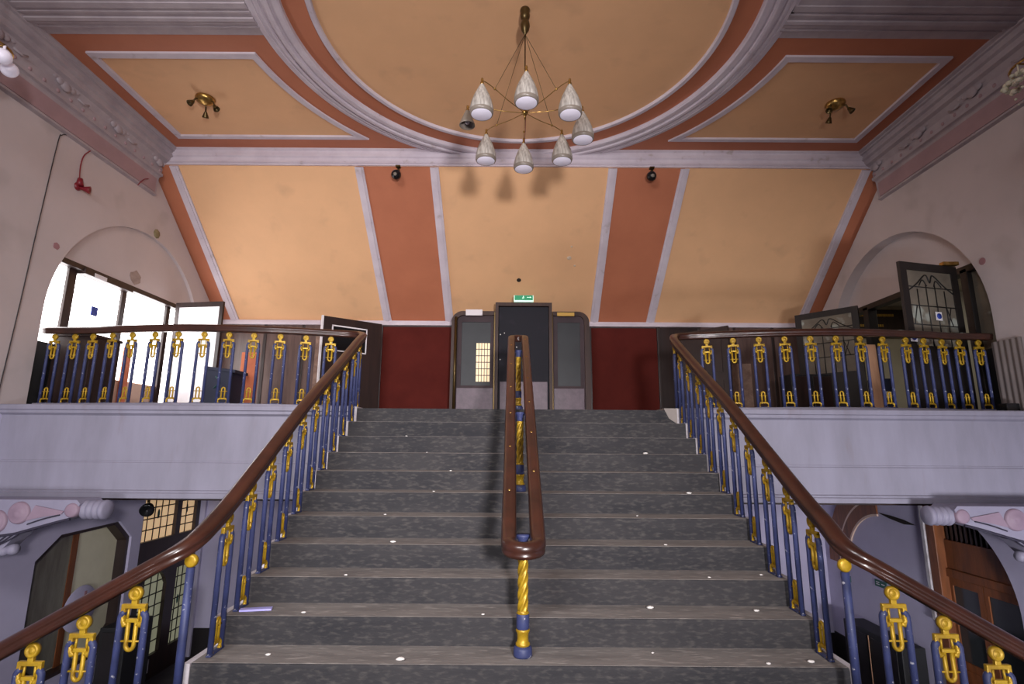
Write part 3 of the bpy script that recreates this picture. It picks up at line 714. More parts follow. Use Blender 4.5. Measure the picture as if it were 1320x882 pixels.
# matching dark board on the other side
a = Vector((3.2, 10.25, ZL + .005)); b = Vector((3.86, 9.5, ZL + .005)); e = b - a
dl = struct(empty('door_3', (3.5, 9.9, ZL)), 'plain dark brown door ajar behind the mahogany rail corner', 'door')
nn = Vector((-e.y, e.x, 0)).normalized() * .045
part(dl, 'door_leaf', MB().obox(a, e, nn, (0, 0, 1.74)), M['darkwood'])
for u0, u1, z0, z1 in ((.14, .86, .15, .75), (.14, .86, .9, 1.6)):
    part(dl, 'door_panel', MB().obox(a + e * u0 - nn * .2 + Vector((0, 0, z0)), e * (u1 - u0), nn * .25, (0, 0, z1 - z0)), M['darkwood'])

# exposed brick pier patches seen through the balusters
for x, y, lab in ((-3.95, 10.7, 'strip of exposed brick beside the dark notice door'), (4.55, 10.5, 'patch of exposed brick and mortar behind the dim balcony rail')):
    o = MB().box(x - .14, x + .14, y, YB - .04, ZL, ZL + (1.85 if x < 0 else 1.2), b=.012).build('brick_pier', M['mortar']); tag(o, lab, 'pier')

# ------------------------------------------------------------------ central lobby with the exit doors
lo = struct(empty('door_4', (0.15, 10.35, ZL)), 'dark projecting lobby with the fire exit door at the stair head', 'door')
def rrect(x0, x1, z0, z1, rl, rr, n=8):
    p = [(x0, z0)]
    p += arc((x0 + rl, z1 - rl), rl, PI, PI / 2, n) if rl else [(x0, z1)]
    p += arc((x1 - rr, z1 - rr), rr, PI / 2, 0, n) if rr else [(x1, z1)]
    return p + [(x1, z0)]
for x0, x1, rl, rr in ((-1.27, -.385, .22, 0), (.70, 1.46, 0, .22)):
    outer = rrect(x0, x1, ZL, 6.03, rl, rr); inner = rrect(x0 + .1 if rl else x0 + .03, x1 - .03 if rl else x1 - .1, ZL, 5.95, .14 if rl else 0, .14 if rr else 0)
    part(lo, 'casing', MB().plate([outer, inner], lambda a, b: (a, 10.3, b), (0, .74, 0)), M['lobbywood'])
    xi0, xi1 = (x0 + .1, x1 - .03) if rl else (x0 + .03, x1 - .1)
    lf = part(lo, 'side_leaf', MB().plate([rrect(xi0, xi1, ZL, 5.95, .14 if rl else 0, .14 if rr else 0), [(xi0 + .1, 4.55), (xi1 - .08, 4.55), (xi1 - .08, 5.82), (xi0 + .1, 5.82)]], lambda a, b: (a, 10.36, b), (0, .05, 0)), M['lobbyleaf'])
    part(lo, 'glazing', MB().box(xi0 + .1, xi1 - .08, 10.38, 10.395, 4.55, 5.82), M['slateglass'], lf)
    part(lo, 'kick_plate', MB().box(xi0 + .02, xi1 - .02, 10.345, 10.36, ZL + .01, 4.5, b=.004), M['mauvekick'], lf)
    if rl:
        gm = part(lo, 'leaded_reflection', MB().box(-.78, -.50, 10.372, 10.38, 4.62, 5.40), M['creamreflection'], lf)  # reflection in the glazing, put in as a glowing cream panel
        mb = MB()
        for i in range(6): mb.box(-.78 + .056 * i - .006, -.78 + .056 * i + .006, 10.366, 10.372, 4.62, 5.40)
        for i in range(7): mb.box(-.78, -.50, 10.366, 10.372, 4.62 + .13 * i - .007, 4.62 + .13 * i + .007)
        part(lo, 'lead_lines', mb, M['lead'], lf)  # grid of the same painted reflection
part(lo, 'door_frame', MB().plate([[(-.40, ZL), (-.40, 6.19), (.715, 6.19), (.715, ZL)], [(-.34, ZL), (-.34, 6.12), (.655, 6.12), (.655, ZL)]], lambda a, b: (a, 10.22, b), (0, .83, 0)), M['lobbywood'])
dd = part(lo, 'exit_door', MB().box(-.335, .65, 10.28, 10.33, ZL + .005, 6.115, b=.006), M['slate'])
part(lo, 'kick_plate', MB().box(-.30, .62, 10.27, 10.28, ZL + .02, 4.62, b=.003), M['mauvekick'], dd)
mb = MB()
for x, z in ((-.3, 5.55), (-.22, 5.58), (.05, 5.45), (.12, 5.4), (-.3, 5.05), (.02, 5.3)): mb.sphere((x, 10.275, z), .012, 5, 0, (1, .4, 1))
part(lo, 'paint_fleck', mb, M['chip'], dd)
part(lo, 'brass_edge', MB().box(-.43, -.40, 10.24, 10.3, ZL, 6.0, b=.006).box(.715, .735, 10.24, 10.3, ZL, 6.0, b=.006), M['bronze'])
part(lo, 'side_post', MB().tube([(-1.18, 10.27, ZL), (-1.18, 10.27, 5.9)], .03, 10), M['bronze'])
part(lo, 'white_label', MB().box(-.99, -.66, 10.25, 10.29, 5.93, 6.05, b=.004), M['paper'])
part(lo, 'brass_label', MB().box(.82, 1.16, 10.25, 10.29, 5.93, 6.0, b=.004), M['goldleaf'])
# illuminated running-man exit sign
es = empty('exit_sign', (.155, 10.2, 6.195)); tag(es, 'green and white lit fire exit sign above the centre door', 'sign')
part(es, 'case', MB().box(-.04, .35, 10.185, 10.235, 6.195, 6.33, b=.006), M['greenwhite'])
part(es, 'green_face', MB().box(-.025, .335, 10.178, 10.186, 6.228, 6.325), M['green'])
mb = MB().sphere((.15, 10.174, 6.302), .012, 6, 0, (1, .3, 1)).tube([(.15, 10.174, 6.29), (.142, 10.174, 6.268), (.16, 10.174, 6.256)], .006, 6).tube([(.128, 10.174, 6.28), (.15, 10.174, 6.286), (.17, 10.174, 6.275)], .005, 6).tube([(.142, 10.174, 6.268), (.125, 10.174, 6.255)], .006, 6)
mb.box(.22, .28, 10.172, 10.178, 6.278, 6.29).add([(.28, 10.172, 6.268), (.31, 10.172, 6.284), (.28, 10.172, 6.30)], [(0, 1, 2)])
part(es, 'pictogram', mb, M['greenwhite'])

# slope details: hole and flaked patches
o = MB().lathe([(.001, .006), (.04, .006), (.045, .0)], S(.06, (10.25 - 8.5) / (YB - 8.5)), 16, axis=sn).build('round_hole', M['hole']); tag(o, 'small round black hole in the peach slope above the exit sign', 'hole')
for i, (x, y, r) in enumerate(((1.06, 9.67, .02), (1.03, 9.86, .045), (1.15, 9.99, .022))):
    mb = MB(); p = S(x, (y - 8.5) / (YB - 8.5)); mb.lathe([(.001, .006), (r * .8, .005), (r, 0)], p, 9, axis=sn)
    o = mb.build('paint_scar', M['flake']); tag(o, 'pale flaked paint scar on the middle peach slope', 'paint scar', 'paint scars on the slope')

# ------------------------------------------------------------------ dim arched doors (X = +XW)
d5 = struct(empty('door_5', (XW, AY, ZL)), 'arched opening with dark framed leaded glass leaves standing open', 'door')
part(d5, 'tympanum', MB().plate([seg(AR + .01, TZ + .03)], lambda a, b: (XW + .2, a, b), (.1, 0, 0)), M['wall'])
part(d5, 'transom', MB().box(XW + .08, XW + .24, AY - 1.57, AY + 1.57, TZ - .06, TZ + .04, b=.008), M['blackwood'])
for y0, y1 in ((7.22, 7.34), (9.36, 9.5)): part(d5, 'door_post', MB().box(XW + .08, XW + .24, y0, y1, ZL, TZ, b=.008), M['blackwood'])
part(d5, 'side_light', MB().box(XW + .15, XW + .17, 6.86, 7.22, ZL + .9, TZ - .02), M['leadglass'])
part(d5, 'kick_panel', MB().box(XW + .14, XW + .18, 6.86, 7.22, ZL, ZL + .9), M['blackmatte'])
def leaded_leaf(hinge, free, h, name, label, stickers):
    a = Vector(hinge); b = Vector(free); e = b - a; n = Vector((e.y, -e.x, 0)).normalized() * .045
    if n.y > 0: n = -n
    w = .11 / e.length
    mb = MB().obox(a, e * w, n, (0, 0, h)).obox(a + e * (1 - w), e * w, n, (0, 0, h)).obox(a + e * w + Vector((0, 0, h - .11)), e * (1 - 2 * w), n, (0, 0, .11)).obox(a + e * w, e * (1 - 2 * w), n, (0, 0, .92))
    lf = part(d5, name, mb, M['blackwood']); lf['label'] = label
    z0, z1 = .92, h - .11
    part(d5, 'leaded_glass', MB().obox(a + e * w + n * .4 + Vector((0, 0, z0)), e * (1 - 2 * w), n * .2, (0, 0, z1 - z0)), M['leadglass'], lf)
    mb = MB(); P = lambda u, z: a + e * (w + (1 - 2 * w) * u) + n * .7 + Vector((0, 0, z0 + (z1 - z0) * z))
    for u in (.2, .4, .6, .8): mb.tube([P(u, 0), P(u, .82 if u in (.4, .6) else .75)], .008, 5)
    for z in (.28, .53, .78): mb.tube([P(0, z), P(1, z)], .008, 5)
    mb.tube(catmull([P(0, .72), P(.2, .82), P(.42, .95), P(.5, .85), P(.58, .95), P(.8, .82), P(1, .72)]), .009, 5)
    mb.tube(catmull([P(.25, .8), P(.36, .88), P(.42, .8)]), .008, 5).tube(catmull([P(.58, .8), P(.66, .88), P(.75, .8)]), .008, 5)
    mb.tube([P(.1, .53), P(.2, .28)], .007, 5).tube([P(.2, .53), P(.1, .28)], .007, 5).tube([P(.85, .53), P(.95, .28)], .007, 5)
    part(d5, 'lead_lines', mb, M['lead'], lf)
    for u, z in stickers:
        c = P(u, z) + n * .35
        s_ = part(d5, 'sticker', MB().obox(c - e.normalized() * .055 - Vector((0, 0, .06)), e.normalized() * .11, n * .08, (0, 0, .12)), M['paper'], lf)
        part(d5, 'blue_disc', MB().lathe([(.001, .006), (.04, .006), (.04, 0)], c + n * .1, 14, axis=n), M['stickerblue'], lf)
leaded_leaf((6.24, 7.30, ZL + .005), (5.26, 7.06, ZL + .005), 2.10, 'open_leaf', 'leaded leaf with blue stickers swung into the landing', [(.43, .40), (1.05, .1)])
leaded_leaf((6.22, 9.40, ZL + .005), (5.50, 10.20, ZL + .005), 2.10, 'open_leaf', 'leaded leaf folded back beside the sloping ceiling', [])
part(d5, 'door_closer', MB().box(6.02, 6.24, 7.18, 7.26, 5.95, 6.0, b=.005), M['brass'])
# dim room beyond
struct(MB().box(XW + .3, 9.6, 6.4, 6.5, ZL - .1, 6.7).box(XW + .3, 9.6, 12.3, 12.4, ZL - .1, 6.7).box(9.5, 9.6, 6.4, 12.4, ZL - .1, 6.7).build('wall_side_room', M['beige']))
struct(MB().box(XW + .3, 9.6, 6.4, 12.4, ZL - .2, ZL - .02).build('floor_side_room', M['carpet']))
struct(MB().box(XW + .3, 9.6, 6.4, 12.4, 6.7, 6.8).build('ceiling_side_room', M['beige']))
hb = empty('honours_board', (8.1, 12.27, 6.2)); tag(hb, 'dark wooden board with gold lettering in the dim room beyond the arch', 'board')
part(hb, 'board', MB().box(6.9, 9.2, 12.22, 12.295, 5.95, 6.62, b=.01), M['darkwood'])
for z, xs in ((6.45, ((7.3, .5), (7.95, .45), (8.5, .4))), (6.2, ((7.3, .35), (7.75, .25), (8.1, .3), (8.5, .15)))):
    mb = MB()
    for x, w in xs:
        q = x
        while q < x + w: ww = random.uniform(.03, .06); mb.box(q, q + ww * .7, 12.21, 12.222, z, z + .06); q += ww
    part(hb, 'gold_lettering', mb, M['goldleaf'])
pk = MB().obox((5.35, 7.97, ZL + .002), (.135, 0, 0), (0, .035, 0), (.015, .06, 1.12)).build('timber_plank', M['plank']); tag(pk, 'bare pale timber plank leaning behind the dim balcony balusters', 'plank')
for x0, x1, y, z1, m, lab in ((4.62, 5.3, 8.9, 4.62, 'blackmatte', 'black cabinet behind the dim balcony rail beside the plank'), (5.75, 6.22, 7.4, 4.76, 'blackmatte', 'black cabinet against the wall under the open leaded leaf')):
    r = empty('cabinet', ((x0 + x1) / 2, y + .2, ZL)); tag(r, lab, 'cabinet')
    part(r, 'body', MB().box(x0, x1, y, y + .4, ZL + .003, z1, b=.012), M[m])
    for i in range(2):
        w = (x1 - x0) / 2; part(r, 'door', MB().box(x0 + w * i + .02, x0 + w * (i + 1) - .02, y - .015, y, ZL + .05, z1 - .04, b=.005), M['darkwood'])
r = empty('stacked_carton', (5.55, 8.25, ZL)); tag(r, 'small grey and white carton on the floor behind the balusters', 'carton')
part(r, 'body', MB().box(5.52, 5.74, 8.1, 8.35, ZL + .002, 4.45, b=.01), M['bluebox']); part(r, 'label', MB().box(5.54, 5.7, 8.092, 8.101, 4.15, 4.25), M['paper'])
# ribbed plastic sheet and a black box at the wall
mb = MB(); n = 70; vs = []
for i in range(n + 1):
    y = 6.5 + .42 * i / n
    for z in (ZL + .02, 4.78): vs.append((6.262 + .012 * math.cos(i * 2 * PI / 14) * .4, y, z))
for i in range(n + 1):
    y = 6.5 + .42 * i / n
    for z in (ZL + .02, 4.78): vs.append((6.267 + .012 * math.cos(i * 2 * PI / 14) * .4, y, z))
k = 2 * (n + 1)
fs = [(2 * i, 2 * i + 1, 2 * i + 3, 2 * i + 2) for i in range(n)] + [(k + 2 * i, k + 2 * i + 2, k + 2 * i + 3, k + 2 * i + 1) for i in range(n)]
mb.add(vs, fs, 0, True)
o = mb.build('ribbed_sheet', M['sheet']); tag(o, 'ribbed grey plastic sheet on the wall beyond the balustrade end', 'sheet')
o = MB().box(6.06, 6.22, 6.62, 6.78, ZL + .021, ZL + .12, b=.01).build('junction_box', M['black']); tag(o, 'small black box on the ledge by the ribbed sheet', 'box')

# ------------------------------------------------------------------ upper wall fittings
al = empty('fire_sounder', (-XW, 7.05, 7.0)); tag(al, 'dark red fire alarm sounder with red cable on the mauve wall', 'alarm')
part(al, 'base', MB().lathe([(.001, .03), (.05, .03), (.06, 0)], (-XW + .002, 7.04, 6.99), 16, axis=(1, 0, 0)).tube([(-XW + .03, 7.04, 7.0), (-XW + .03, 7.03, 7.11)], [.05, .03], 10), M['red'])
part(al, 'horn', MB().lathe([(.02, 0), (.03, .05), (.05, .10), (.056, .12), (.045, .12), (.001, .08)], (-XW + .02, 7.06, 6.98), 16, axis=(1, .5, -.1)), M['red'])
part(al, 'cable', MB().tube(catmull([(-XW + .02, 7.03, 7.1), (-XW + .012, 7.02, 7.3), (-XW + .012, 7.05, 7.48), (-XW + .03, 7.14, 7.62)]), .008, 6), M['red'])
o = MB().tube(catmull([(-XW + .01, 6.72, 7.6), (-XW + .008, 6.65, 7.55), (-XW + .008, 6.61, 7.4), (-XW + .008, 6.55, 6.2), (-XW + .008, 6.5, 5.0), (-XW + .008, 6.44, 3.88)]), .006, 6).build('wall_cable', M['cable']); tag(o, 'thin dark cable running down the mauve wall to the ledge', 'cable')
o = MB().tube(catmull([(-XW + .06, 8.3, 7.78), (-XW + .07, 8.2, 7.72), (-XW + .07, 8.12, 7.62), (-XW + .05, 8.1, 7.56)]), .008, 6).build('wall_cable', M['red']); tag(o, 'short red cable hooked over the cornice by the slope', 'cable')
o = MB().lathe([(.001, .012), (.07, .012), (.085, 0)], (-XW + .001, 8.77, 6.99), 8, axis=(1, 0, 0)).build('wall_vent', M['stain']); tag(o, 'small ochre octagonal plate above the daylit arch', 'plate')
for y, z, a, b, m, lab in ((6.87, 6.03, .05, .05, 'smudge', 'pink smudge on the mauve wall beside the daylit arch'), (8.5, 6.1, .13, .12, 'patch', 'bare plaster patch above the daylit door transom')):
    o = MB().plate([[(y + a * math.cos(q) * random.uniform(.8, 1.15), z + b * math.sin(q) * random.uniform(.8, 1.15)) for q in [2 * PI * i / 12 for i in range(12)]]], lambda u, v: (-XW - (.06 if m == 'patch' else 0) + .006, u, v), (-.006, 0, 0)).build('wall_mark', M[m]); tag(o, lab, 'wall mark')
o = MB().plate([[(6.86 + .05 * math.cos(q), 5.89 + .05 * math.sin(q)) for q in [2 * PI * i / 12 for i in range(12)]]], lambda u, v: (XW - .006, u, v), (.006, 0, 0)).build('wall_mark', M['smudge']); tag(o, 'pink smudge on the grey wall beside the dim leaded arch', 'wall mark')

# ------------------------------------------------------------------ lower level, daylit side
# octagonal mirror, its reflection painted as beige, brown and dark panels
hw = struct(empty('mirror_1', (-XW, 8.29, .25)), 'octagonal mirror in the lilac wall under the daylit balcony', 'mirror')
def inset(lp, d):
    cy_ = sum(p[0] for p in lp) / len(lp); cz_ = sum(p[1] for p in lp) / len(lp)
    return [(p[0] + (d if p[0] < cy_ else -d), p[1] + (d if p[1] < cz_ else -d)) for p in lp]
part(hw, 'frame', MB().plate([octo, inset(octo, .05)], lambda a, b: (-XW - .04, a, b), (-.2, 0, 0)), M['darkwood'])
gp = part(hw, 'glass', MB().plate([inset(octo, .045)], lambda a, b: (-XW - .20, a, b), (-.012, 0, 0)), mat('grey_beige_reflection', (226, 220, 192), 0.35, c2=(206, 200, 172), scale=1.2))
part(hw, 'brown_reflection', MB().box(-XW - .195, -XW - .18, 8.20, 8.31, .3, 2.11), M['doorwood'])
part(hw, 'dark_reflection', MB().plate([[(7.44, .6), (7.44, 1.85), (7.77, 2.1), (8.20, 2.11), (8.20, .32), (7.75, .32)]], lambda a, b: (-XW - .19, a, b), (-.008, 0, 0)), mat('dark_mirror_reflection', (140, 138, 124), 0.35, c2=(92, 78, 72), scale=2, stretch=(1, 3, .5)))
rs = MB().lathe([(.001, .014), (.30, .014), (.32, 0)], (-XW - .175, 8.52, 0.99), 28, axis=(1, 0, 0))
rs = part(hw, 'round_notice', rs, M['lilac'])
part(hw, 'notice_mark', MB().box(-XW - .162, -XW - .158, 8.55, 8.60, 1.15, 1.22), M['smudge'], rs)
struct(MB().box(-XW - .5, -XW - .33, 7.0, 9.4, 0, 2.6).build('wall_behind_mirror', M['beige']))  # unseen backing behind the mirror
# leaded glass doors
ld = struct(empty('door_6', (-XW, 10.35, ZF)), 'dark doors with amber leaded glass lights under the daylit balcony', 'door')
part(ld, 'frame', MB().plate([[(9.42, ZF), (9.42, 2.56), (11.28, 2.56), (11.28, ZF)], [(9.58, 1.72), (10.52, 1.72), (10.52, 2.46), (9.58, 2.46)], [(10.66, 1.72), (11.16, 1.72), (11.16, 2.46), (10.66, 2.46)], [(9.72, -.25), (10.45, -.25), (10.45, .9)] + arc((10.085, .8), .365, .35, PI - .35, 10) + [(9.72, .9)], [(10.72, -.25), (11.16, -.25), (11.16, 1.1), (10.72, 1.1)]], lambda a, b: (-XW - .1, a, b), (-.12, 0, 0)), M['darkwood'])
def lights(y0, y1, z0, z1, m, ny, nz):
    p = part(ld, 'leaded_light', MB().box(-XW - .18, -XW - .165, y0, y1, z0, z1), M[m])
    mb = MB()
    for i in range(1, ny): y = y0 + (y1 - y0) * i / ny; mb.tube([(-XW - .16, y, z0), (-XW - .16, y, z1)], .011, 5)
    for i in range(1, nz): z = z0 + (z1 - z0) * i / nz; mb.tube([(-XW - .16, y0, z), (-XW - .16, y1, z)], .011, 5)
    yc_, zc_ = (y0 + y1) / 2, (z0 + z1) / 2
    part(ld, 'lead_lines', mb, M['lead'], p)
    mb = MB().sphere((-XW - .165, yc_ + .02, zc_ + .06), .05, 7, 0, (.1, .7, 1.7))
    part(ld, 'green_leaf_motif', mb, M['dullgreen'], p)
lights(9.58, 10.52, 1.72, 2.46, 'orangeglow', 5, 4); lights(10.66, 11.16, 1.72, 2.46, 'orangeglow', 2, 5)
lights(9.72, 10.45, -.25, 1.17, 'paleglow', 4, 7); lights(10.72, 11.16, -.25, 1.1, 'paleglow', 3, 7)
part(ld, 'paper_notice', MB().box(-XW - .1, -XW - .09, 9.78, 10.2, -.52, -.3), M['paper'])
# spotlight under the balcony
sp = empty('black_spotlight', (-5.3, 8.0, 2.72)); tag(sp, 'round black spotlight under the daylit balcony by the amber lights', 'spotlight')
part(sp, 'bracket', MB().tube([(-5.3, 8.0, 2.72), (-5.3, 8.0, 2.56)], .018, 8), M['bronze'])
part(sp, 'head', MB().lathe([(.001, -.08), (.06, -.07), (.09, 0), (.095, .05), (.08, .05), (.001, .02)], (-5.3, 8.0, 2.47), 18, axis=(.3, -.8, -.4)), M['black'])
# dado
struct(MB().box(-XW, -XW + .02, -3, 9.4, ZF, -.1).box(-XW, XW, 11.33, 11.36, ZF, -.15).box(XW - .02, XW, 8.55, 11.3, ZF, -.1).build('baseboard_lower', M['dado']))

r = empty('low_cabinet', (-6.05, 9.0, ZF)); tag(r, 'low black cabinet under the octagonal mirror by the amber leaded doors', 'cabinet')
part(r, 'body', MB().box(-6.25, -5.85, 8.72, 9.34, ZF + .002, .66, b=.012), M['blackmatte']); part(r, 'door', MB().box(-6.2, -5.9, 8.705, 8.72, ZF + .1, .6, b=.004), M['dado'])
# painted scroll corbels under the fascias
def corbel(sd, label):
    r = empty('scroll_corbel', (sd * XW, 6.3, 2.6)); tag(r, label, 'corbel')
    y0, y1 = 6.12, 6.46
    p = [(6.28, 2.78), (4.86, 2.78), (4.82, 2.74), (4.88, 2.60), (4.98, 2.575), (5.25, 2.50), (5.5, 2.43), (5.8, 2.39), (6.05, 2.34), (6.28, 2.2)]
    part(r, 'body', MB().plate([p], lambda a, b: (sd * a, y0, b), (0, y1 - y0, 0)), M['corbel'])
    for x, z, q in ((5.47, 2.64, .115), (5.71, 2.545, .12)):
        part(r, 'scroll', MB().lathe([(.001, .015), (q * .45, .03), (q * .5, .02), (q * .85, .03), (q, .02), (q * 1.05, 0), (q * 1.05, -.3), (.001, -.3)], (sd * x, y0, z), 28, axis=(0, -1, 0)), M['corbelpink'])
    part(r, 'fluted_flare', MB().plate([[(4.98, 2.66), (5.3, 2.72), (5.38, 2.56), (5.2, 2.60), (5.0, 2.63)]], lambda a, b: (sd * a, y0 - .015, b), (0, .03, 0)), M['corbelpink'])
    pr = [(.001, -.02), (.05, -.02), (.09, 0)]
    for q in range(4):
        pr += [(.098, .066 * q + .006), (.108, .066 * q + .03), (.100, .066 * q + .058), (.086, .066 * q + .064)]
    pr += [(.05, .275), (.001, .28)]
    part(r, 'ribbed_roll', MB().lathe(pr, (sd * 4.85, 6.24, 2.665), 24, axis=(-sd, 0, 0)), M['corbel'])
    part(r, 'roll_face', MB().lathe([(.001, .02), (.06, .02), (.075, .01), (.08, -.02), (.08, -.2), (.001, -.2)], (sd * 4.90, y0, 2.67), 20, axis=(0, -1, 0)), M['corbelpink'])
    mb = MB()
    for q in range(4):
        o_ = .075 * q
        mb.tube(catmull([(sd * (5.42 + o_), y0 - .006, 2.435 - .02 * q), (sd * (5.52 + o_), y0 - .006, 2.36 - .02 * q), (sd * (5.64 + o_), y0 - .004, 2.30 - .02 * q)]), .009, 5)
    mb.tube(catmull([(sd * 4.9, y0 - .008, 2.575), (sd * 5.0, y0 - .008, 2.555), (sd * 5.25, y0 - .008, 2.485), (sd * 5.5, y0 - .008, 2.415), (sd * 5.8, y0 - .008, 2.375), (sd * 6.05, y0 - .008, 2.33)]), .014, 5)
    mb.tube(catmull([(sd * 5.02, y0 - .008, 2.62), (sd * 5.2, y0 - .008, 2.575), (sd * 5.36, y0 - .008, 2.52)]), .008, 5)
    part(r, 'painted_outline', mb, M['linepaint'])
    part(r, 'lower_bracket', MB().plate([[(5.46, 2.42), (5.62, 2.24), (6.28, 2.02), (6.28, 2.4)]], lambda a, b: (sd * a, y0 + .01, b), (0, .2, 0)), M['corbel'])
    pr = [(.001, 0), (.04, .005)]
    for q in range(6): pr += [(.052, .1 * q + .02), (.06, .1 * q + .05), (.054, .1 * q + .085), (.044, .1 * q + .1)]
    pr += [(.001, .61)]
    part(r, 'lower_bead', MB().lathe(pr, (sd * 5.47, y0 + .06, 2.255), 18, axis=(sd, 0, -.14)), M['corbel'])
corbel(-1, 'painted scroll corbel under the fascia above the octagonal mirror')
corbel(1, 'painted scroll corbel under the fascia above the reddish arched doors')

# ------------------------------------------------------------------ lower level, dim side
dr = struct(empty('door_7', (XW, 7.8, ZF)), 'reddish wooden arched double doors with dark glass under the dim balcony', 'door')
part(dr, 'frame_post', MB().box(XW - .03, XW + .2, 8.36, 8.52, ZF, 2.7, b=.01), M['doorwood'])
qs = lambda r, zb: [(8.5 - math.sqrt(r * r - (zb - 1.293) ** 2), zb)] + [p for p in arc((8.5, 1.293), r, PI, PI / 2, 24) if p[1] > zb] + [(8.4, zb)]
part(dr, 'transom_panel', MB().plate([[(8.5 - math.sqrt(1.357 ** 2 - (1.66 - 1.293) ** 2), 1.66)] + [p for p in arc((8.5, 1.293), 1.357, PI, PI / 2, 24) if 1.66 < p[1] < 2.08] + [(8.5 - math.sqrt(1.357 ** 2 - (2.08 - 1.293) ** 2), 2.08), (8.4, 2.08), (8.4, 1.66)]], lambda a, b: (XW + .1, a, b), (.06, 0, 0)), M['doorwood'])
part(dr, 'transom_rail', MB().box(XW + .07, XW + .17, 7.2, 8.4, 1.56, 1.68, b=.012), M['doorwood'])
vg = part(dr, 'fan_grille', MB().plate([qs(1.36, 2.08)], lambda a, b: (XW + .16, a, b), (.02, 0, 0)), M['glassdark'])
mb = MB()
for i in range(9): mb.box(XW + .12, XW + .16, 7.62 + .085 * i, 7.65 + .085 * i, 2.08, 2.62 if i > 3 else 2.3)
part(dr, 'grille_bar', mb, M['darkwood'], vg)
for y0, y1 in ((7.14, 7.78), (7.79, 8.37)):
    lf = part(dr, 'door_leaf', MB().plate([[(y0, ZF), (y1, ZF), (y1, 1.56), (y0, 1.56)], [(y0 + .09, .45), (y1 - .06, .45), (y1 - .06, 1.45), (y0 + .09, 1.45)]], lambda a, b: (XW + .1, a, b), (.05, 0, 0)), M['doorwood'])
    part(dr, 'dark_glass', MB().box(XW + .12, XW + .13, y0 + .09, y1 - .06, .45, 1.45), M['glassdark'], lf)
    part(dr, 'lower_panel', MB().box(XW + .085, XW + .1, y0 + .12, y1 - .12, ZF + .15, .35, b=.006), M['doorwood'], lf)
part(dr, 'white_strip', MB().box(XW - .05, XW, 8.53, 8.6, .9, 2.6, b=.01), M['stringer'])
struct(MB().box(XW + .32, XW + .5, 6.8, 9, ZF, 2.9).build('wall_lower_room', M['blackmatte']))
# brown arch band beyond with cream lines
ab = empty('wall_arch_band', (XW, 10.4, 1.4)); tag(ab, 'brown curved arch band with cream lines under the dim balcony', 'arch')
c0 = (9.55, 1.25)
for r0, r1, m, nm in ((1.0, 1.035, 'salmon', 'cream_line'), (1.035, 1.25, 'doorwood', 'inner_band'), (1.25, 1.285, 'salmon', 'cream_line'), (1.285, 1.62, 'doorwood', 'outer_band')):
    pts = arc(c0, r1, 0, PI * .48, 20) + arc(c0, r0, PI * .48, 0, 20)
    part(ab, nm, MB().plate([pts], lambda a, b: (XW - .03, a, b), (.028, 0, 0)), M[m])
# torn strip on the wall, signs, cabinet
o = MB().plate([[(8.75, 2.22), (9.0, 2.27), (9.3, 2.3), (9.6, 2.31), (9.35, 2.25), (9.0, 2.2)]], lambda a, b: (XW - .012, a, b), (.01, 0, 0)).build('wall_crack', M['hole']); tag(o, 'dark ragged crack across the lilac wall beside the reddish doors', 'crack')
def sign(y, z, label, back=False):
    r = empty('direction_sign', (XW - .02, y, z)); tag(r, label, 'sign')
    part(r, 'board', MB().box(XW - .014, XW - .002, y - .15, y + .15, z - .055, z + .055, b=.003), M['dullgreen'])
    mb = MB().box(XW - .017, XW - .013, y - .1, y - .02, z - .008, z + .008).box(XW - .017, XW - .013, y + .03, y + .11, z + .01, z + .022).box(XW - .017, XW - .013, y + .03, y + .11, z - .022, z - .01)
    part(r, 'white_mark', mb, M['paper'])
sign(10.75, 1.0, 'small green exit sign deeper along the lilac wall, by the disc post'); sign(9.75, 1.12, 'small green exit sign on the lilac wall nearer the reddish doors')
r = empty('direction_sign', (-5.11, 11.34, .52)); tag(r, 'tiny green exit sign on the far lilac wall below the daylit balcony', 'sign')
part(r, 'board', MB().box(-5.22, -5.02, 11.33, 11.349, .43, .61, b=.003), M['dullgreen']); part(r, 'white_mark', MB().box(-5.16, -5.09, 11.326, 11.331, .48, .56), M['paper'])
r = empty('black_cabinet', (XW - .25, 9.5, ZF)); tag(r, 'tall black cabinet against the lilac wall under the dim balcony', 'cabinet')
part(r, 'body', MB().box(XW - .4, XW - .03, 8.85, 10.3, ZF + .002, .42, b=.015), M['blackmatte'])
for y in (8.95, 9.66): part(r, 'door', MB().box(XW - .415, XW - .4, y, y + .6, ZF + .1, .34, b=.006), M['dado'])
part(r, 'pale_trim', MB().tube([(XW - .42, 9.6, ZF + .1), (XW - .42, 9.6, .36)], .008, 6), M['plank'])
struct(MB().box(-.9, .9, 10.9, 11.3, ZF, .9).build('wall_pier_lower', M['lilac']))

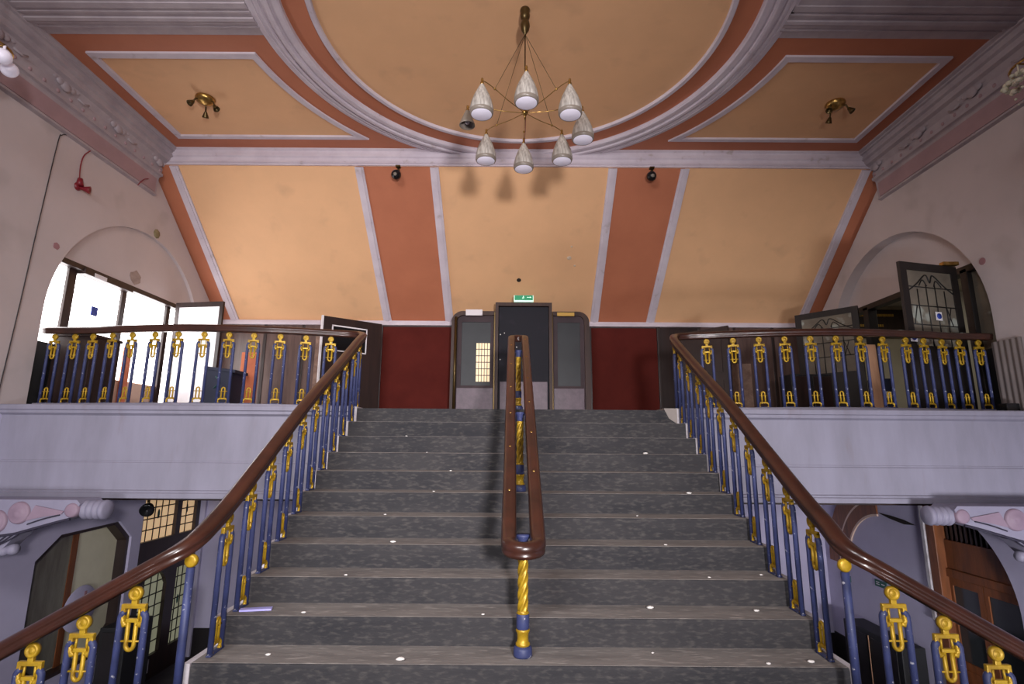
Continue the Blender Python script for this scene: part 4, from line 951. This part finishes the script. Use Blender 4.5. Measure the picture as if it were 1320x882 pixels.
# ------------------------------------------------------------------ litter on the steps
def stepz(k): return Z0 + RI * k + .0035
lp = MB().obox((-1.89, Y0 + .31 + .08, stepz(1)), (.20, .04, .0), (-.012, .05, 0), (0, 0, .012)).build('paper_slip', M['litterblue']); tag(lp, 'lilac paper slip lying on the step by the blue balusters', 'litter')
CH = [(0, 1.72, .05, .03), (0, 1.5, .02, .018), (0, -.72, .04, .03), (0, .9, .18, .015), (1, 1.62, .15, .022), (1, -1.5, .04, .018), (1, -.2, .03, .014), (2, 1.75, .12, .022), (2, 1.45, .03, .014), (3, -1.05, .06, .03), (3, 1.2, .02, .022), (4, -1.15, .06, .022), (4, 1.0, .1, .014), (5, 1.52, .0, .034), (5, -.8, .05, .02), (6, -.6, .04, .016), (7, 1.32, .05, .034), (7, -.9, .03, .016), (8, -1.2, .05, .014), (2, -1.3, .02, .016), (1, .9, .2, .03), (0, -1.6, .1, .02)]
for k, x, dy, r in CH:
    mb = MB(); y = Y0 + TD * k + .03 + dy; z = stepz(k)
    x += random.uniform(-.08, .08); r *= random.uniform(.5, .85); mb.sphere((x, y, z + r * .35), r, 4, 0, (1.2, .9, .4))
    mb.v = [(v[0] + random.uniform(-.2, .2) * r, v[1] + random.uniform(-.2, .2) * r, max(z, v[2])) for v in mb.v]
    o = mb.build('plaster_chip', M['chip']); tag(o, 'small white plaster chip lying on the dusty grey steps', 'debris', 'plaster chips on the steps')

# ------------------------------------------------------------------ light
def area(name, loc, rot, sx, sy, power, col):
    l = bpy.data.lights.new(name, 'AREA'); l.shape = 'RECTANGLE'; l.size = sx; l.size_y = sy; l.energy = power; l.color = col
    o = bpy.data.objects.new(name, l); COL.objects.link(o); o.location = loc; o.rotation_euler = rot; return o
def aim(o, tgt):
    d = Vector(tgt) - o.location; o.rotation_euler = d.to_track_quat('-Z', 'Y').to_euler()
o = area('entrance_light', (0.9, -2.2, 3.9), (0, 0, 0), 0.5, 0.5, 170, (1.0, 0.95, 0.97)); aim(o, (-1.5, 9, 5.0)); o.data.spread = math.radians(85)
o = area('front_window_light', (-2.6, -2.6, 7.2), (0, 0, 0), 3.2, 1.8, 205, (0.98, 0.97, 1.0)); aim(o, (-1.6, 7, 3.6)); o.data.spread = math.radians(110)
for sd, p in ((-1, 74), (1, 185)):  # low fill lamps added to brighten the walls under the balconies
    o = area('foyer_fill', (sd * 3.6, -2.2, 0.7), (0, 0, 0), 1.8, 1.2, p, (0.95, 0.94, 1.0)); aim(o, (sd * 5.8, 9, 0.7)); o.data.spread = math.radians(70)
o = area('side_room_fill', (8.2, 9.6, 6.6), (0, 0, 0), 1.2, 2.0, 22, (1.0, 0.95, 0.88))  # fill lamp added so the board beyond the arch shows
w = bpy.data.worlds.new('world'); scene.world = w; w.use_nodes = True
w.node_tree.nodes['Background'].inputs[0].default_value = (0.85, 0.88, 1.0, 1); w.node_tree.nodes['Background'].inputs[1].default_value = 0.6

# ------------------------------------------------------------------ camera
cam = bpy.data.cameras.new('camera'); co = bpy.data.objects.new('camera', cam); COL.objects.link(co); scene.camera = co
cam.sensor_fit = 'HORIZONTAL'; cam.sensor_width = 36.0; cam.lens = 687.3752 * 36 / 1320; cam.clip_start = 0.05; cam.clip_end = 100
pi_, ro_, ya_ = .1924, .0069, -.0015
F = Vector((math.sin(ya_) * math.cos(pi_), math.cos(ya_) * math.cos(pi_), math.sin(pi_)))
r0 = Vector((math.cos(ya_), -math.sin(ya_), 0)); u0 = r0.cross(F)
Rv = r0 * math.cos(ro_) + u0 * math.sin(ro_); Uv = -r0 * math.sin(ro_) + u0 * math.cos(ro_)
mw = Matrix((Rv, Uv, -F)).transposed().to_4x4(); mw.translation = Vector((-.055, 0, 3.4)); co.matrix_world = mw

scene.view_settings.view_transform = 'Standard'; scene.view_settings.look = 'None'
scene.view_settings.gamma = 1.0; scene.view_settings.use_curve_mapping = False; scene.view_settings.exposure = 0.0
